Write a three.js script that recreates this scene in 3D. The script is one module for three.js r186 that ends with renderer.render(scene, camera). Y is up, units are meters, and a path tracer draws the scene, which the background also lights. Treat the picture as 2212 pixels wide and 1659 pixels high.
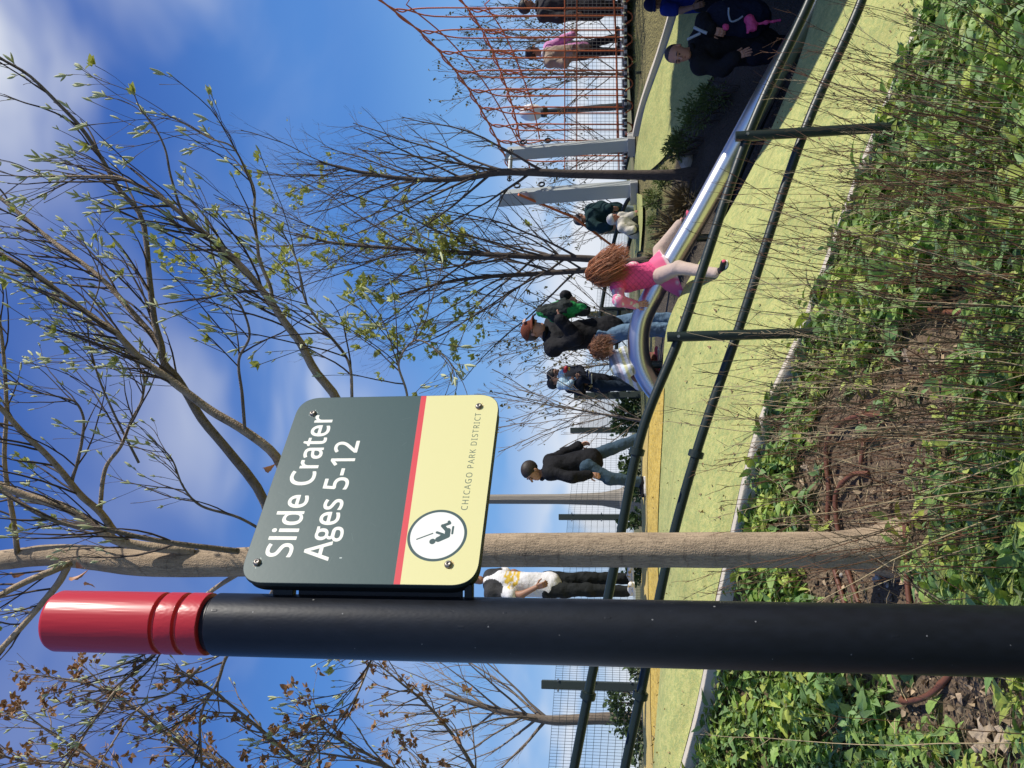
import * as THREE from 'three';
import { mergeGeometries } from 'three/addons/utils/BufferGeometryUtils.js';
import { RoundedBoxGeometry } from 'three/addons/geometries/RoundedBoxGeometry.js';
import { ImprovedNoise } from 'three/addons/math/ImprovedNoise.js';

const V3 = (x, y, z) => new THREE.Vector3(x, y, z);
const clamp = (v, a, b) => Math.max(a, Math.min(b, v));
const lerp = (a, b, t) => a + (b - a) * t;
const sstep = (a, b, x) => { const t = clamp((x - a) / (b - a), 0, 1); return t * t * (3 - 2 * t); };
function rng(seed) { let s = seed >>> 0; return () => { s = (s + 0x6D2B79F5) >>> 0; let t = s; t = Math.imul(t ^ (t >>> 15), t | 1); t ^= t + Math.imul(t ^ (t >>> 7), t | 61); return ((t ^ (t >>> 14)) >>> 0) / 4294967296; }; }
const perlin = new ImprovedNoise();
const noise = (x, y, z = 0) => perlin.noise(x + 31.7, y + 17.3, z + 5.1);
const fbm = (x, y, z = 0, o = 4) => { let a = 0.5, s = 0; for (let i = 0; i < o; i++) { s += a * noise(x, y, z); x = x * 2.03 + 3.1; y = y * 2.03 + 1.7; z = z * 2.03 + 7.3; a *= 0.5; } return s; };

// ---------------------------------------------------------------- camera (a phone held so that the picture lies on its side)
const scene = new THREE.Scene();
const CAM = V3(0, 1.5, 0), PITCH = THREE.MathUtils.degToRad(8.1), ROLL = THREE.MathUtils.degToRad(1.2), FOC = 1780;
const fwd = V3(0, Math.sin(PITCH), -Math.cos(PITCH));
const up0 = V3(0, Math.cos(PITCH), Math.sin(PITCH)), rt0 = V3(1, 0, 0);
const upv = up0.clone().multiplyScalar(Math.cos(ROLL)).addScaledVector(rt0, Math.sin(ROLL));
const rtv = rt0.clone().multiplyScalar(Math.cos(ROLL)).addScaledVector(up0, -Math.sin(ROLL));
const camera = new THREE.PerspectiveCamera(2 * Math.atan(829.5 / FOC) * 180 / Math.PI, 4 / 3, 0.05, 3000);
camera.position.copy(CAM); camera.up.copy(rtv); camera.lookAt(CAM.clone().add(fwd)); scene.add(camera);
// survey point: where the sight line (x, y) of the photograph stands at distance d
const at = (x, y, d) => CAM.clone().addScaledVector(fwd, d).addScaledVector(rtv, d * (829.5 - y) / FOC).addScaledVector(upv, d * (1106 - x) / FOC);

// ---------------------------------------------------------------- sky, sun, exposure
const SUN = V3(0.755, 0.65, 0.16).normalize();
{
  const W = 2048, H = 1024, data = new Float32Array(W * H * 4);
  const stops = [[-0.3, .42, .47, .50], [-0.02, .50, .58, .66], [0.0, .60, .72, .86], [0.06, .40, .60, .89], [0.16, .19, .42, .82], [0.32, .10, .275, .70], [0.55, .05, .145, .50], [1.0, .032, .09, .39]];
  const base = (e) => { for (let i = 1; i < stops.length; i++) if (e <= stops[i][0]) { const a = stops[i - 1], b = stops[i], t = sstep(0, 1, clamp((e - a[0]) / (b[0] - a[0]), 0, 1)); return [lerp(a[1], b[1], t), lerp(a[2], b[2], t), lerp(a[3], b[3], t)]; } return stops[7].slice(1); };
  // thin high clouds: where they hang (direction, spread, amount)
  const dirOf = (x, y) => at(x, y, 1).sub(CAM).normalize();
  const hang = [[dirOf(10, 10), .16, 1.2], [dirOf(150, 20), .13, .95], [dirOf(300, -80), .16, .6], [dirOf(20, 330), .06, .5], [dirOf(520, 860), .14, .85], [dirOf(720, 900), .12, .8], [dirOf(430, 600), .12, .4], [dirOf(860, 1500), .22, .6], [dirOf(420, 1520), .2, .4], [V3(2, 3.5, 2).normalize(), .5, .8], [V3(-3, 2.5, 2).normalize(), .5, .7], [V3(1, 2, 4).normalize(), .5, .8]];
  const d = V3(0, 0, 0);
  for (let j = 0; j < H; j++) {
    const el = (((j + .5) / H) - .5) * Math.PI, y = Math.sin(el), c = Math.cos(el);
    for (let i = 0; i < W; i++) {
      const az = (((i + .5) / W) - .5) * 2 * Math.PI; d.set(c * Math.cos(az), y, c * Math.sin(az));
      let [r, g, b] = base(y);
      const toSun = Math.max(0, d.dot(SUN)); const halo = .10 * Math.pow(toSun, 4) + .25 * Math.pow(toSun, 40);
      r += halo * .9; g += halo * .95; b += halo;
      if (y > -0.02) {
        let m = 0;
        for (const [h, s, a] of hang) { const q = 1 - d.dot(h); m = Math.max(m, a * Math.exp(-q / (s * s * .5))); }
        const w = V3(d.x, d.y * 1.6, d.z), wx = fbm(w.x * 2.2, w.y * 2.2, w.z * 2.2, 3) * .7;
        const n = fbm(w.x * 2.6 + wx, w.y * 3.4 + wx, w.z * 2.6, 5) * .9 + .5;
        let cl = m * sstep(.3, .95, n) * .95;
        // fair-weather puffs low over the horizon
        const lo = Math.exp(-Math.pow((y - .05) / .07, 2)) * .95, n2 = fbm(d.x * 5.2 + wx, d.y * 11, d.z * 5.2, 5) + .5;
        cl = Math.max(cl, lo * sstep(.32, .56, n2));
        cl = clamp(cl, 0, .95); const cr = .84, cg = .88, cb = .95;
        r = lerp(r, cr, cl); g = lerp(g, cg, cl); b = lerp(b, cb, cl);
      }
      const k = (j * W + i) * 4; data[k] = r; data[k + 1] = g; data[k + 2] = b; data[k + 3] = 1;
    }
  }
  const t = new THREE.DataTexture(data, W, H, THREE.RGBAFormat, THREE.FloatType);
  t.mapping = THREE.EquirectangularReflectionMapping; t.magFilter = t.minFilter = THREE.LinearFilter; t.wrapS = THREE.RepeatWrapping; t.needsUpdate = true;
  scene.background = t; scene.environment = t;
}
const sun = new THREE.DirectionalLight(new THREE.Color(1, .945, .85), 5);
sun.position.copy(SUN).multiplyScalar(40).add(V3(0, 0, -8)); sun.target.position.set(0, 0, -8); sun.castShadow = true;
sun.shadow.mapSize.set(4096, 4096); Object.assign(sun.shadow.camera, { left: -16, right: 16, top: 16, bottom: -16, near: 1, far: 90 });
scene.add(sun, sun.target);
const renderer = new THREE.WebGLRenderer({ antialias: true });
renderer.setSize(1024, 768); renderer.shadowMap.enabled = true;
renderer.toneMapping = THREE.LinearToneMapping; renderer.toneMappingExposure = .95; renderer.outputColorSpace = THREE.SRGBColorSpace;

// ---------------------------------------------------------------- helpers: names, tags, meshes
const taken = new Map();
const numbered = (n) => { const c = taken.get(n) ?? 0; taken.set(n, c + 1); return c ? `${n}_${String(c).padStart(3, '0')}` : n; };
function mesh(name, geo, mat, parent) {
  const m = new THREE.Mesh(geo, mat); m.castShadow = m.receiveShadow = true; m.name = parent ? name : numbered(name); (parent ?? scene).add(m); return m;
}
function tag(o, label, category, group) { o.userData.label = label; o.userData.category = category; if (group) o.userData.group = group; return o; }
function thing(name, label, category, group) { const g = new THREE.Group(); g.name = numbered(name); scene.add(g); return tag(g, label, category, group); }
const structure = (o) => { o.userData.kind = 'structure'; return o; };
const stuff = (o) => { o.userData.kind = 'stuff'; return o; };
const lin = (r, g, b) => new THREE.Color().setRGB(r, g, b);
const mat = (r, g, b, rough = .8, extra = {}) => new THREE.MeshStandardMaterial({ color: lin(r, g, b), roughness: rough, ...extra });
// small computed textures
function tex(w, h, fn, { srgb = false, repeat = 1 } = {}) {
  const d = new Uint8Array(w * h * 4);
  for (let j = 0; j < h; j++) for (let i = 0; i < w; i++) { const c = fn(i / w, j / h, i, j), k = (j * w + i) * 4; for (let q = 0; q < 3; q++) { let v = c[q]; if (srgb) v = v <= .0031308 ? v * 12.92 : 1.055 * Math.pow(v, 1 / 2.4) - .055; d[k + q] = clamp(Math.round(v * 255), 0, 255); } d[k + 3] = 255; }
  const t = new THREE.DataTexture(d, w, h); t.wrapS = t.wrapT = THREE.RepeatWrapping; t.magFilter = THREE.LinearFilter; t.minFilter = THREE.LinearMipmapLinearFilter; t.generateMipmaps = true; t.colorSpace = srgb ? THREE.SRGBColorSpace : THREE.NoColorSpace; t.repeat.set(repeat, repeat); t.needsUpdate = true; return t;
}
// value noise that tiles over the unit square
function tileNoise(seed, n) { const R = rng(seed), g = Array.from({ length: n * n }, R); return (u, v) => { const x = u * n, y = v * n, i = Math.floor(x), j = Math.floor(y), fx = sstep(0, 1, x - i), fy = sstep(0, 1, y - j), q = (a, b) => g[((b % n + n) % n) * n + ((a % n + n) % n)]; return lerp(lerp(q(i, j), q(i + 1, j), fx), lerp(q(i, j + 1), q(i + 1, j + 1), fx), fy); }; }

// a bag of tapered tubes and loose faces that becomes one geometry
class Tubes {
  constructor() { this.p = []; this.n = []; this.u = []; this.i = []; this.c = null; }
  tube(pts, rad, seg = 5, cap = true, col = null) {
    const N = pts.length, R = typeof rad === 'function' ? rad : (t) => { if (Array.isArray(rad)) { const f = t * (rad.length - 1), k = Math.min(rad.length - 2, Math.floor(f)); return lerp(rad[k], rad[k + 1], f - k); } return rad; };
    let T = pts[1].clone().sub(pts[0]).normalize(), nrm = Math.abs(T.y) < .9 ? V3(0, 1, 0) : V3(1, 0, 0); nrm.addScaledVector(T, -nrm.dot(T)).normalize();
    const b0 = this.p.length / 3; let len = 0; const bi = V3();
    for (let k = 0; k < N; k++) {
      T = pts[Math.min(N - 1, k + 1)].clone().sub(pts[Math.max(0, k - 1)]).normalize();
      nrm.addScaledVector(T, -nrm.dot(T)); if (nrm.lengthSq() < 1e-8) nrm.set(T.z, T.x, T.y).addScaledVector(T, -(T.z * T.x + T.x * T.y + T.y * T.z)); nrm.normalize(); bi.crossVectors(T, nrm);
      if (k) len += pts[k].distanceTo(pts[k - 1]); const r = R(k / (N - 1));
      for (let s = 0; s <= seg; s++) {
        const a = s / seg * Math.PI * 2, cx = Math.cos(a), sx = Math.sin(a), nx = nrm.x * cx + bi.x * sx, ny = nrm.y * cx + bi.y * sx, nz = nrm.z * cx + bi.z * sx;
        this.p.push(pts[k].x + nx * r, pts[k].y + ny * r, pts[k].z + nz * r); this.n.push(nx, ny, nz); this.u.push(s / seg * Math.max(.02, 6.28 * R(0)), len); if (col) (this.c ??= []).push(col[0], col[1], col[2]);
      }
    }
    for (let k = 0; k < N - 1; k++) for (let s = 0; s < seg; s++) { const a = b0 + k * (seg + 1) + s, b = a + seg + 1; this.i.push(a, a + 1, b, b, a + 1, b + 1); }
    if (cap) for (const [k, sgn] of [[0, -1], [N - 1, 1]]) {
      if (R(k / (N - 1)) < .0015) continue;
      const t = (k ? pts[N - 1].clone().sub(pts[N - 2]) : pts[1].clone().sub(pts[0])).normalize().multiplyScalar(sgn), c = this.p.length / 3, r0 = b0 + k * (seg + 1);
      this.p.push(pts[k].x, pts[k].y, pts[k].z); this.n.push(t.x, t.y, t.z); this.u.push(0, 0); if (col) this.c.push(...col);
      for (let s = 0; s <= seg; s++) { const q = (r0 + s) * 3; this.p.push(this.p[q], this.p[q + 1], this.p[q + 2]); this.n.push(t.x, t.y, t.z); this.u.push(0, 0); if (col) this.c.push(...col); }
      for (let s = 0; s < seg; s++) sgn > 0 ? this.i.push(c, c + 1 + s, c + 2 + s) : this.i.push(c, c + 2 + s, c + 1 + s);
    }
    return this;
  }
  bar(a, b, r, seg = 6) { return this.tube([a, b], r, seg); }
  // any geometry, moved by a matrix
  add(g, m, col = null) {
    const b0 = this.p.length / 3, P = g.attributes.position, Nn = g.attributes.normal, U = g.attributes.uv, v = V3(), nm = new THREE.Matrix3().getNormalMatrix(m);
    for (let k = 0; k < P.count; k++) { v.fromBufferAttribute(P, k).applyMatrix4(m); this.p.push(v.x, v.y, v.z); v.fromBufferAttribute(Nn, k).applyMatrix3(nm).normalize(); this.n.push(v.x, v.y, v.z); U ? this.u.push(U.getX(k), U.getY(k)) : this.u.push(0, 0); if (col) (this.c ??= []).push(col[0], col[1], col[2]); }
    if (g.index) for (let k = 0; k < g.index.count; k++) this.i.push(b0 + g.index.getX(k)); else for (let k = 0; k < P.count; k++) this.i.push(b0 + k);
    return this;
  }
  geo() { const g = new THREE.BufferGeometry(); g.setAttribute('position', new THREE.Float32BufferAttribute(this.p, 3)); g.setAttribute('normal', new THREE.Float32BufferAttribute(this.n, 3)); g.setAttribute('uv', new THREE.Float32BufferAttribute(this.u, 2)); if (this.c) g.setAttribute('color', new THREE.Float32BufferAttribute(this.c, 3)); g.setIndex(this.i); return g; }
  get empty() { return !this.i.length; }
}
const smooth = (pts, n) => new THREE.CatmullRomCurve3(pts, false, 'centripetal').getPoints(n);
const frame = (o, x, y, z) => new THREE.Matrix4().makeBasis(x, y, z).setPosition(o);

// ---------------------------------------------------------------- the lie of the land: a thin plate through surveyed points
const NEAR = [[2050, -110], [2010, 0], [1950, 150], [1905, 261], [1815, 500], [1735, 720], [1652, 900], [1600, 1100], [1556, 1300], [1480, 1659], [1452, 1800]];
const FAR = [[1840, -110], [1795, 0], [1722, 219], [1655, 340], [1563, 490], [1521, 562], [1453, 692], [1440, 830], [1436, 930], [1430, 1050], [1432, 1300], [1440, 1478], [1443, 1659], [1446, 1800]];
const DN = 5.2, DF = 7.2;
const LAND = [
  ...NEAR.map(([x, y]) => [x, y, DN]), ...FAR.map(([x, y]) => [x, y, DF]),
  // planted bed
  [2120, 100, 4.5], [2212, 100, 4.1], [2000, 600, 4.15], [2212, 600, 3.4], [1930, 900, 4.05], [2212, 900, 3.15], [1930, 1190, 4], [2212, 1190, 3.0], [1760, 1190, 4.55], [1700, 1600, 4.55], [1930, 1600, 3.85], [2212, 1600, 2.95], [1930, 1800, 3.9],
  // crest and plateau on the left
  [1396, 1050, 7.95], [1396, 1300, 7.95], [1396, 1500, 7.95], [1396, 1800, 8], [1402, 900, 7.95], [1414, 1100, 9], [1414, 1350, 9], [1406, 1478, 10], [1398, 1117, 14.6], [1386, 930, 16], [1406, 1750, 10],
  // crater
  [1428, 800, 8.5], [1478, 690, 8.7], [1520, 560, 9], [1575, 430, 8.9], [1660, 250, 8.9], [1720, 60, 8.6], [1900, 60, 7.9], [1820, 250, 7.9], [1780, -120, 8.8],
  [1600, 10, 9.9], [1500, 240, 10.4], [1485, 20, 11], [1430, 180, 11.5], [1440, 300, 11.2], [1386, 300, 12.1], [1376, 150, 12.8], [1372, 20, 12.4], [1400, -140, 12], [1420, 560, 11], [1380, 480, 13], [1390, 690, 12], [1382, 800, 13],
].map(([x, y, d]) => { const p = at(x, y, d); return [p.x, p.z, p.y]; });
LAND.push([0, 2, 0], [4, 2, -.3], [-4, 2, .1], [0, 0, 0], [-3.2, -1.5, .12], [3.2, -1.5, -.3], [5.5, -3.5, -.6], [6, -6, -.6], [-6, -4, .6], [-7, -7, 1.3], [-9, -12, 1.25], [-6, -18, 1.1], [0, -20, 1.0], [7, -18, 1.1], [9, -12, 1.3], [8, -9, .1]);
const tps = (() => {
  const n = LAND.length, m = n + 3, A = Array.from({ length: m }, () => new Float64Array(m + 1)), U = (r2) => r2 < 1e-9 ? 0 : .5 * r2 * Math.log(r2);
  for (let i = 0; i < n; i++) { for (let j = 0; j < n; j++) A[i][j] = U((LAND[i][0] - LAND[j][0]) ** 2 + (LAND[i][1] - LAND[j][1]) ** 2); A[i][i] += .003; A[i][n] = A[n][i] = 1; A[i][n + 1] = A[n + 1][i] = LAND[i][0]; A[i][n + 2] = A[n + 2][i] = LAND[i][1]; A[i][m] = LAND[i][2]; }
  for (let c = 0; c < m; c++) { let p = c; for (let r = c + 1; r < m; r++) if (Math.abs(A[r][c]) > Math.abs(A[p][c])) p = r; [A[c], A[p]] = [A[p], A[c]]; for (let r = 0; r < m; r++) if (r !== c && A[r][c]) { const f = A[r][c] / A[c][c]; for (let k = c; k <= m; k++) A[r][k] -= f * A[c][k]; } }
  const w = A.map((r, i) => r[m] / r[i]);
  return (x, z) => { let s = w[n] + w[n + 1] * x + w[n + 2] * z; for (let i = 0; i < n; i++) { const a = x - LAND[i][0], b = z - LAND[i][1]; s += w[i] * U(a * a + b * b); } return s; };
})();
const GX0 = -9.5, GX1 = 9.5, GZ0 = -20, GZ1 = 3, GS = .06, GNX = Math.round((GX1 - GX0) / GS) + 1, GNZ = Math.round((GZ1 - GZ0) / GS) + 1;
const baked = new Float32Array(GNX * GNZ);
for (let j = 0; j < GNZ; j++) for (let i = 0; i < GNX; i++) baked[j * GNX + i] = clamp(tps(GX0 + i * GS, GZ0 + j * GS), -1.6, 2.0);
function ground(x, z) {
  const cx = clamp(x, GX0, GX1 - .001), cz = clamp(z, GZ0, GZ1 - .001), fx = (cx - GX0) / GS, fz = (cz - GZ0) / GS, i = Math.min(GNX - 2, Math.floor(fx)), j = Math.min(GNZ - 2, Math.floor(fz)), u = fx - i, v = fz - j, k = j * GNX + i;
  const h = lerp(lerp(baked[k], baked[k + 1], u), lerp(baked[k + GNX], baked[k + GNX + 1], u), v);
  const out = Math.hypot(x - cx, z - cz); return out > 0 ? lerp(h, -.6, sstep(0, 30, out)) : h;
}
const groundNormal = (x, z) => V3(ground(x - .08, z) - ground(x + .08, z), .16, ground(x, z - .08) - ground(x, z + .08)).normalize();
// where a sight line of the photograph meets the ground
function onGround(x, y, d0 = 1.5, d1 = 30) { let a = d0; for (let d = d0; d < d1; d += .03) { const p = at(x, y, d); if (p.y < ground(p.x, p.z)) { a = d; break; } a = d; } const p = at(x, y, a); p.y = ground(p.x, p.z); return p; }
const depthOf = (p) => p.clone().sub(CAM).dot(fwd);

// ---------------------------------------------------------------- ground sheet, rubber surfaces, kerbs
const nA = tileNoise(11, 8), nB = tileNoise(12, 37), nC = tileNoise(13, 111);
const soilBump = tex(512, 512, (u, v) => { const q = .35 * nA(u, v) + .35 * nB(u, v) + .3 * nC(u, v); return [q, q, q]; });
const speckle = (seed, n, cols, rel = .8) => {   // pressed rubber crumb: grains of several dyes
  const R = rng(seed), N = 256, id = new Uint8Array(N * N); for (let k = 0; k < N * N; k++) { let t = R(), q = 0; while (q < cols.length - 1 && t > cols[q][3]) { t -= cols[q][3]; q++; } id[k] = q; }
  const grain = tileNoise(seed + 1, 256), patch = tileNoise(seed + 2, 6), mid = tileNoise(seed + 3, 23), blot = tileNoise(seed + 4, 61);
  const c = tex(1024, 1024, (u, v) => { const jx = u + (mid(u * 3, v * 3) - .5) * .003, jy = v + (grain(v, u) - .5) * .003, i = ((Math.floor(jx * N) % N) + N) % N, j = ((Math.floor(jy * N) % N) + N) % N, tnt = blot(u, v), k0 = cols[id[j * N + i]], kk = cols[tnt > .6 ? Math.min(1, cols.length - 1) : tnt < .36 ? cols.length - 1 : 0], k = [0, 1, 2].map((q) => lerp(k0[q], kk[q], .35)), st = sstep(.62, .8, mid(u * .5, v * .5) * .6 + patch(v, u) * .5), s = (.88 + .24 * grain(u, v)) * (.94 + .12 * patch(u, v)) * (.95 + .1 * mid(u, v)) * (1 - .1 * st * (.5 + grain(v, u))); return [k[0] * s, k[1] * s, k[2] * s]; }, { srgb: true });
  const b = tex(512, 512, (u, v) => { const g = grain(u, v); return [g, g, g]; });
  return new THREE.MeshStandardMaterial({ map: c, bumpMap: b, bumpScale: .002, roughness: .92 });
};
const greenRubber = speckle(21, 256, [[.40, .41, .13, .55], [.50, .48, .18, .3], [.24, .32, .12, .15]]);
const yellowRubber = speckle(31, 256, [[.60, .40, .06, .62], [.66, .50, .14, .25], [.30, .22, .06, .13]]);
const paleYellow = speckle(41, 256, [[.60, .45, .15, .9], [.5, .36, .1, .1]]);
const concrete = new THREE.MeshStandardMaterial({ color: lin(.58, .52, .43), roughness: .9, bumpMap: soilBump, bumpScale: .004 });
{
  const xs = [], zs = []; for (let x = GX0; x <= GX1 + 1e-6; x += .07) xs.push(x); for (let z = GZ0; z <= GZ1 + 1e-6; z += .07) zs.push(z);
  for (let s = .2, e = 0; e < 900; s *= 1.35) { e += s; xs.push(GX1 + e); xs.unshift(GX0 - e); zs.unshift(GZ0 - e); zs.push(GZ1 + e); }
  const p = [], c = [], u = [], ix = [], nx = xs.length;
  for (const z of zs) for (const x of xs) {
    const inn = x > GX0 && x < GX1 && z > GZ0 && z < GZ1, d = -z;
    const rough = inn && d < 5.0 ? .022 * fbm(x * 5, z * 5, 0, 3) + .012 * noise(x * 19, z * 19) : 0;
    p.push(x, ground(x, z) + rough - .004, z); u.push(x, z);
    const n = fbm(x * 1.3, z * 1.3, 3, 4), n2 = noise(x * 7, z * 7, 2);
    let col = d < 1.2 ? [.06, .08, .028] : [.135, .094, .058];                                               // dry garden soil
    if (d > 10.9 || Math.hypot(x, z) > 16) col = n > -.02 ? [.20, .175, .07] : [.13, .14, .045];   // rough grass slope beyond the crater
    else if (d > 7.6) col = [.075, .06, .042];                                   // dark bark mulch in the crater
    const k = 1 + .35 * n + .22 * n2; c.push(col[0] * k, col[1] * k, col[2] * k);
  }
  for (let j = 0; j < zs.length - 1; j++) for (let i = 0; i < nx - 1; i++) { const a = j * nx + i, b = a + nx; ix.push(a, b, a + 1, b, b + 1, a + 1); }
  const g = new THREE.BufferGeometry(); g.setAttribute('position', new THREE.Float32BufferAttribute(p, 3)); g.setAttribute('color', new THREE.Float32BufferAttribute(c, 3)); g.setAttribute('uv', new THREE.Float32BufferAttribute(u, 2)); g.setIndex(ix); g.computeVertexNormals();
  structure(mesh('ground', g, new THREE.MeshStandardMaterial({ vertexColors: true, roughness: .97, bumpMap: soilBump, bumpScale: .04 })));
}
// a sheet between two lines on the ground
function sheet(name, A, B, off, m, M = 14, N = 90, edge = 0) {
  const a = smooth(A, N), b = smooth(B, N), p = [], u = [], ix = [];
  for (let i = 0; i <= N; i++) for (let j = 0; j <= M; j++) { const t = j / M, x = lerp(a[i].x, b[i].x, t), z = lerp(a[i].z, b[i].z, t); p.push(x, ground(x, z) + off, z); u.push(x * .8, z * .8); }
  for (let i = 0; i < N; i++) for (let j = 0; j < M; j++) { const q = i * (M + 1) + j, r = q + M + 1; ix.push(q, r, q + 1, r, r + 1, q + 1); }
  const g = new THREE.BufferGeometry(); g.setAttribute('position', new THREE.Float32BufferAttribute(p, 3)); g.setAttribute('uv', new THREE.Float32BufferAttribute(u, 2)); g.setIndex(ix); g.computeVertexNormals();
  const nn = g.attributes.normal; if (nn.getY(5) < 0) { const q = g.index.array; for (let k = 0; k < q.length; k += 3) [q[k + 1], q[k + 2]] = [q[k + 2], q[k + 1]]; g.computeVertexNormals(); }
  return structure(mesh(name, g, m));
}
const nearLine = NEAR.map(([x, y]) => at(x, y, DN)), farLine = FAR.map(([x, y]) => at(x, y, DF));
sheet('rubber_path', nearLine, farLine, .035, greenRubber, 26, 150);
// yellow band and the pale lip along the crest, left part only
const crestLine = [[1402, 905], [1396, 1050], [1396, 1300], [1396, 1500], [1396, 1800]];
const bandNear = [[1448, 835], [1437, 1050], [1440, 1300], [1449, 1478], [1456, 1800]].map(([x, y]) => at(x, y, DF - .1)), bandMid = [[1416, 885], [1412, 1050], [1412, 1300], [1413, 1500], [1413, 1800]].map(([x, y]) => at(x, y, 7.6)), bandFar = crestLine.map(([x, y]) => at(x, y, 7.98));
sheet('yellow_rubber_band', bandNear, bandMid, .043, yellowRubber, 8, 110); sheet('pale_rubber_lip', bandMid, bandFar, .048, paleYellow, 8, 110);
// far crater wall and the green play surface beyond
sheet('crater_rubber_slope', [[1395, 385, 12], [1440, 330, 11], [1500, 240, 10.4], [1580, 130, 9.9], [1660, -60, 9.6]].map((q) => at(...q)), [[1378, 372, 12.7], [1388, 300, 12.15], [1412, 225, 11.9], [1452, 110, 11.4], [1488, 10, 11.1], [1510, -80, 10.9]].map((q) => at(...q)), .04, greenRubber, 14, 60);
sheet('far_rubber_ground', [[1412, 420, 12], [1402, 480, 12], [1400, 540, 12.2]].map((q) => at(...q)), [[1366, 400, 14.6], [1364, 480, 14.8], [1364, 560, 15]].map((q) => at(...q)), .04, greenRubber, 8, 20);
function kerb(name, line, w, h, N = 110, m = concrete) {
  const pts = smooth(line, N), p = [], ix = [], u = []; let len = 0;
  pts.forEach((q, k) => {
    const t = pts[Math.min(N, k + 1)].clone().sub(pts[Math.max(0, k - 1)]).setY(0).normalize(), s = V3(-t.z, 0, t.x); if (k) len += q.distanceTo(pts[k - 1]);
    const prof = [[-w / 2, -.12], [-w / 2, h - .012], [-w / 2 + .012, h], [w / 2 - .012, h], [w / 2, h - .012], [w / 2, -.12]];
    for (const [o, y] of prof) { const x = q.x + s.x * o, z = q.z + s.z * o; p.push(x, ground(q.x, q.z) + y + .004 * noise(len * 3, o * 20), z); u.push(len, o + y); }
  });
  for (let k = 0; k < N; k++) for (let j = 0; j < 5; j++) { const a = k * 6 + j, b = a + 6; ix.push(a, b, a + 1, b, b + 1, a + 1); }
  const g = new THREE.BufferGeometry(); g.setAttribute('position', new THREE.Float32BufferAttribute(p, 3)); g.setAttribute('uv', new THREE.Float32BufferAttribute(u, 2)); g.setIndex(ix); g.computeVertexNormals();
  return structure(mesh(name, g.toNonIndexed(), m));
}
kerb('path_kerb', nearLine.map((q) => q.clone().add(V3(0, 0, .045))), .11, .055);
kerb('crater_kerb', [[1386, 290, 12.3], [1410, 225, 12], [1450, 110, 11.5], [1486, 10, 11.2], [1506, -80, 11]].map((q) => at(...q)), .14, .1);

// the grassy mound on the right that keeps the crater in shade
{
  const R = rng(2), xs = 44, zs = 60, p = [], c = [], ix = [], u = [], top = (x, z) => { const a = (x - 6.55 - .55 * Math.max(0, -z - 9.2)) / 1.9, b = (z + 8.35) / 2.7, q = a ** 6 + b ** 8; return -.6 + 3.8 * (1 - sstep(.35, 1.15, q)) + .1 * fbm(x * 2, z * 2, 5, 3); };
  for (let j = 0; j <= zs; j++) for (let i = 0; i <= xs; i++) { const x = lerp(4.5, 8.4, i / xs), z = lerp(-11.5, -5.1, j / zs); p.push(x, top(x, z), z); u.push(x, z); const k = .8 + .5 * fbm(x * 3, z * 3, 1, 3); c.push(.16 * k, .15 * k, .06 * k); }
  for (let j = 0; j < zs; j++) for (let i = 0; i < xs; i++) { const a = j * (xs + 1) + i, b2 = a + xs + 1; ix.push(a, b2, a + 1, b2, b2 + 1, a + 1); }
  const g = new THREE.BufferGeometry(); g.setAttribute('position', new THREE.Float32BufferAttribute(p, 3)); g.setAttribute('color', new THREE.Float32BufferAttribute(c, 3)); g.setAttribute('uv', new THREE.Float32BufferAttribute(u, 2)); g.setIndex(ix); g.computeVertexNormals();
  structure(mesh('grass_mound', g, new THREE.MeshStandardMaterial({ vertexColors: true, roughness: .97, bumpMap: soilBump, bumpScale: .05 })));
  const tb = new Tubes(); for (let n = 0; n < 2600; n++) { const x = lerp(4.7, 7, R()), z = lerp(-11.2, -7, R()), b0 = V3(x, top(x, z) - .02, z), h = .1 + .18 * R(); if (b0.y < .3) continue; tb.tube([b0, b0.clone().add(V3((R() - .5) * .06, h * .6, (R() - .5) * .06)), b0.clone().add(V3((R() - .5) * .2, h, (R() - .5) * .2))], [.006, .004, .001], 3, false); }
  tag(stuff(mesh('mound_grass', tb.geo(), mat(.17, .17, .06, .9))), 'tufts of rough grass on the mound beside the crater', 'grass');
}

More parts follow.
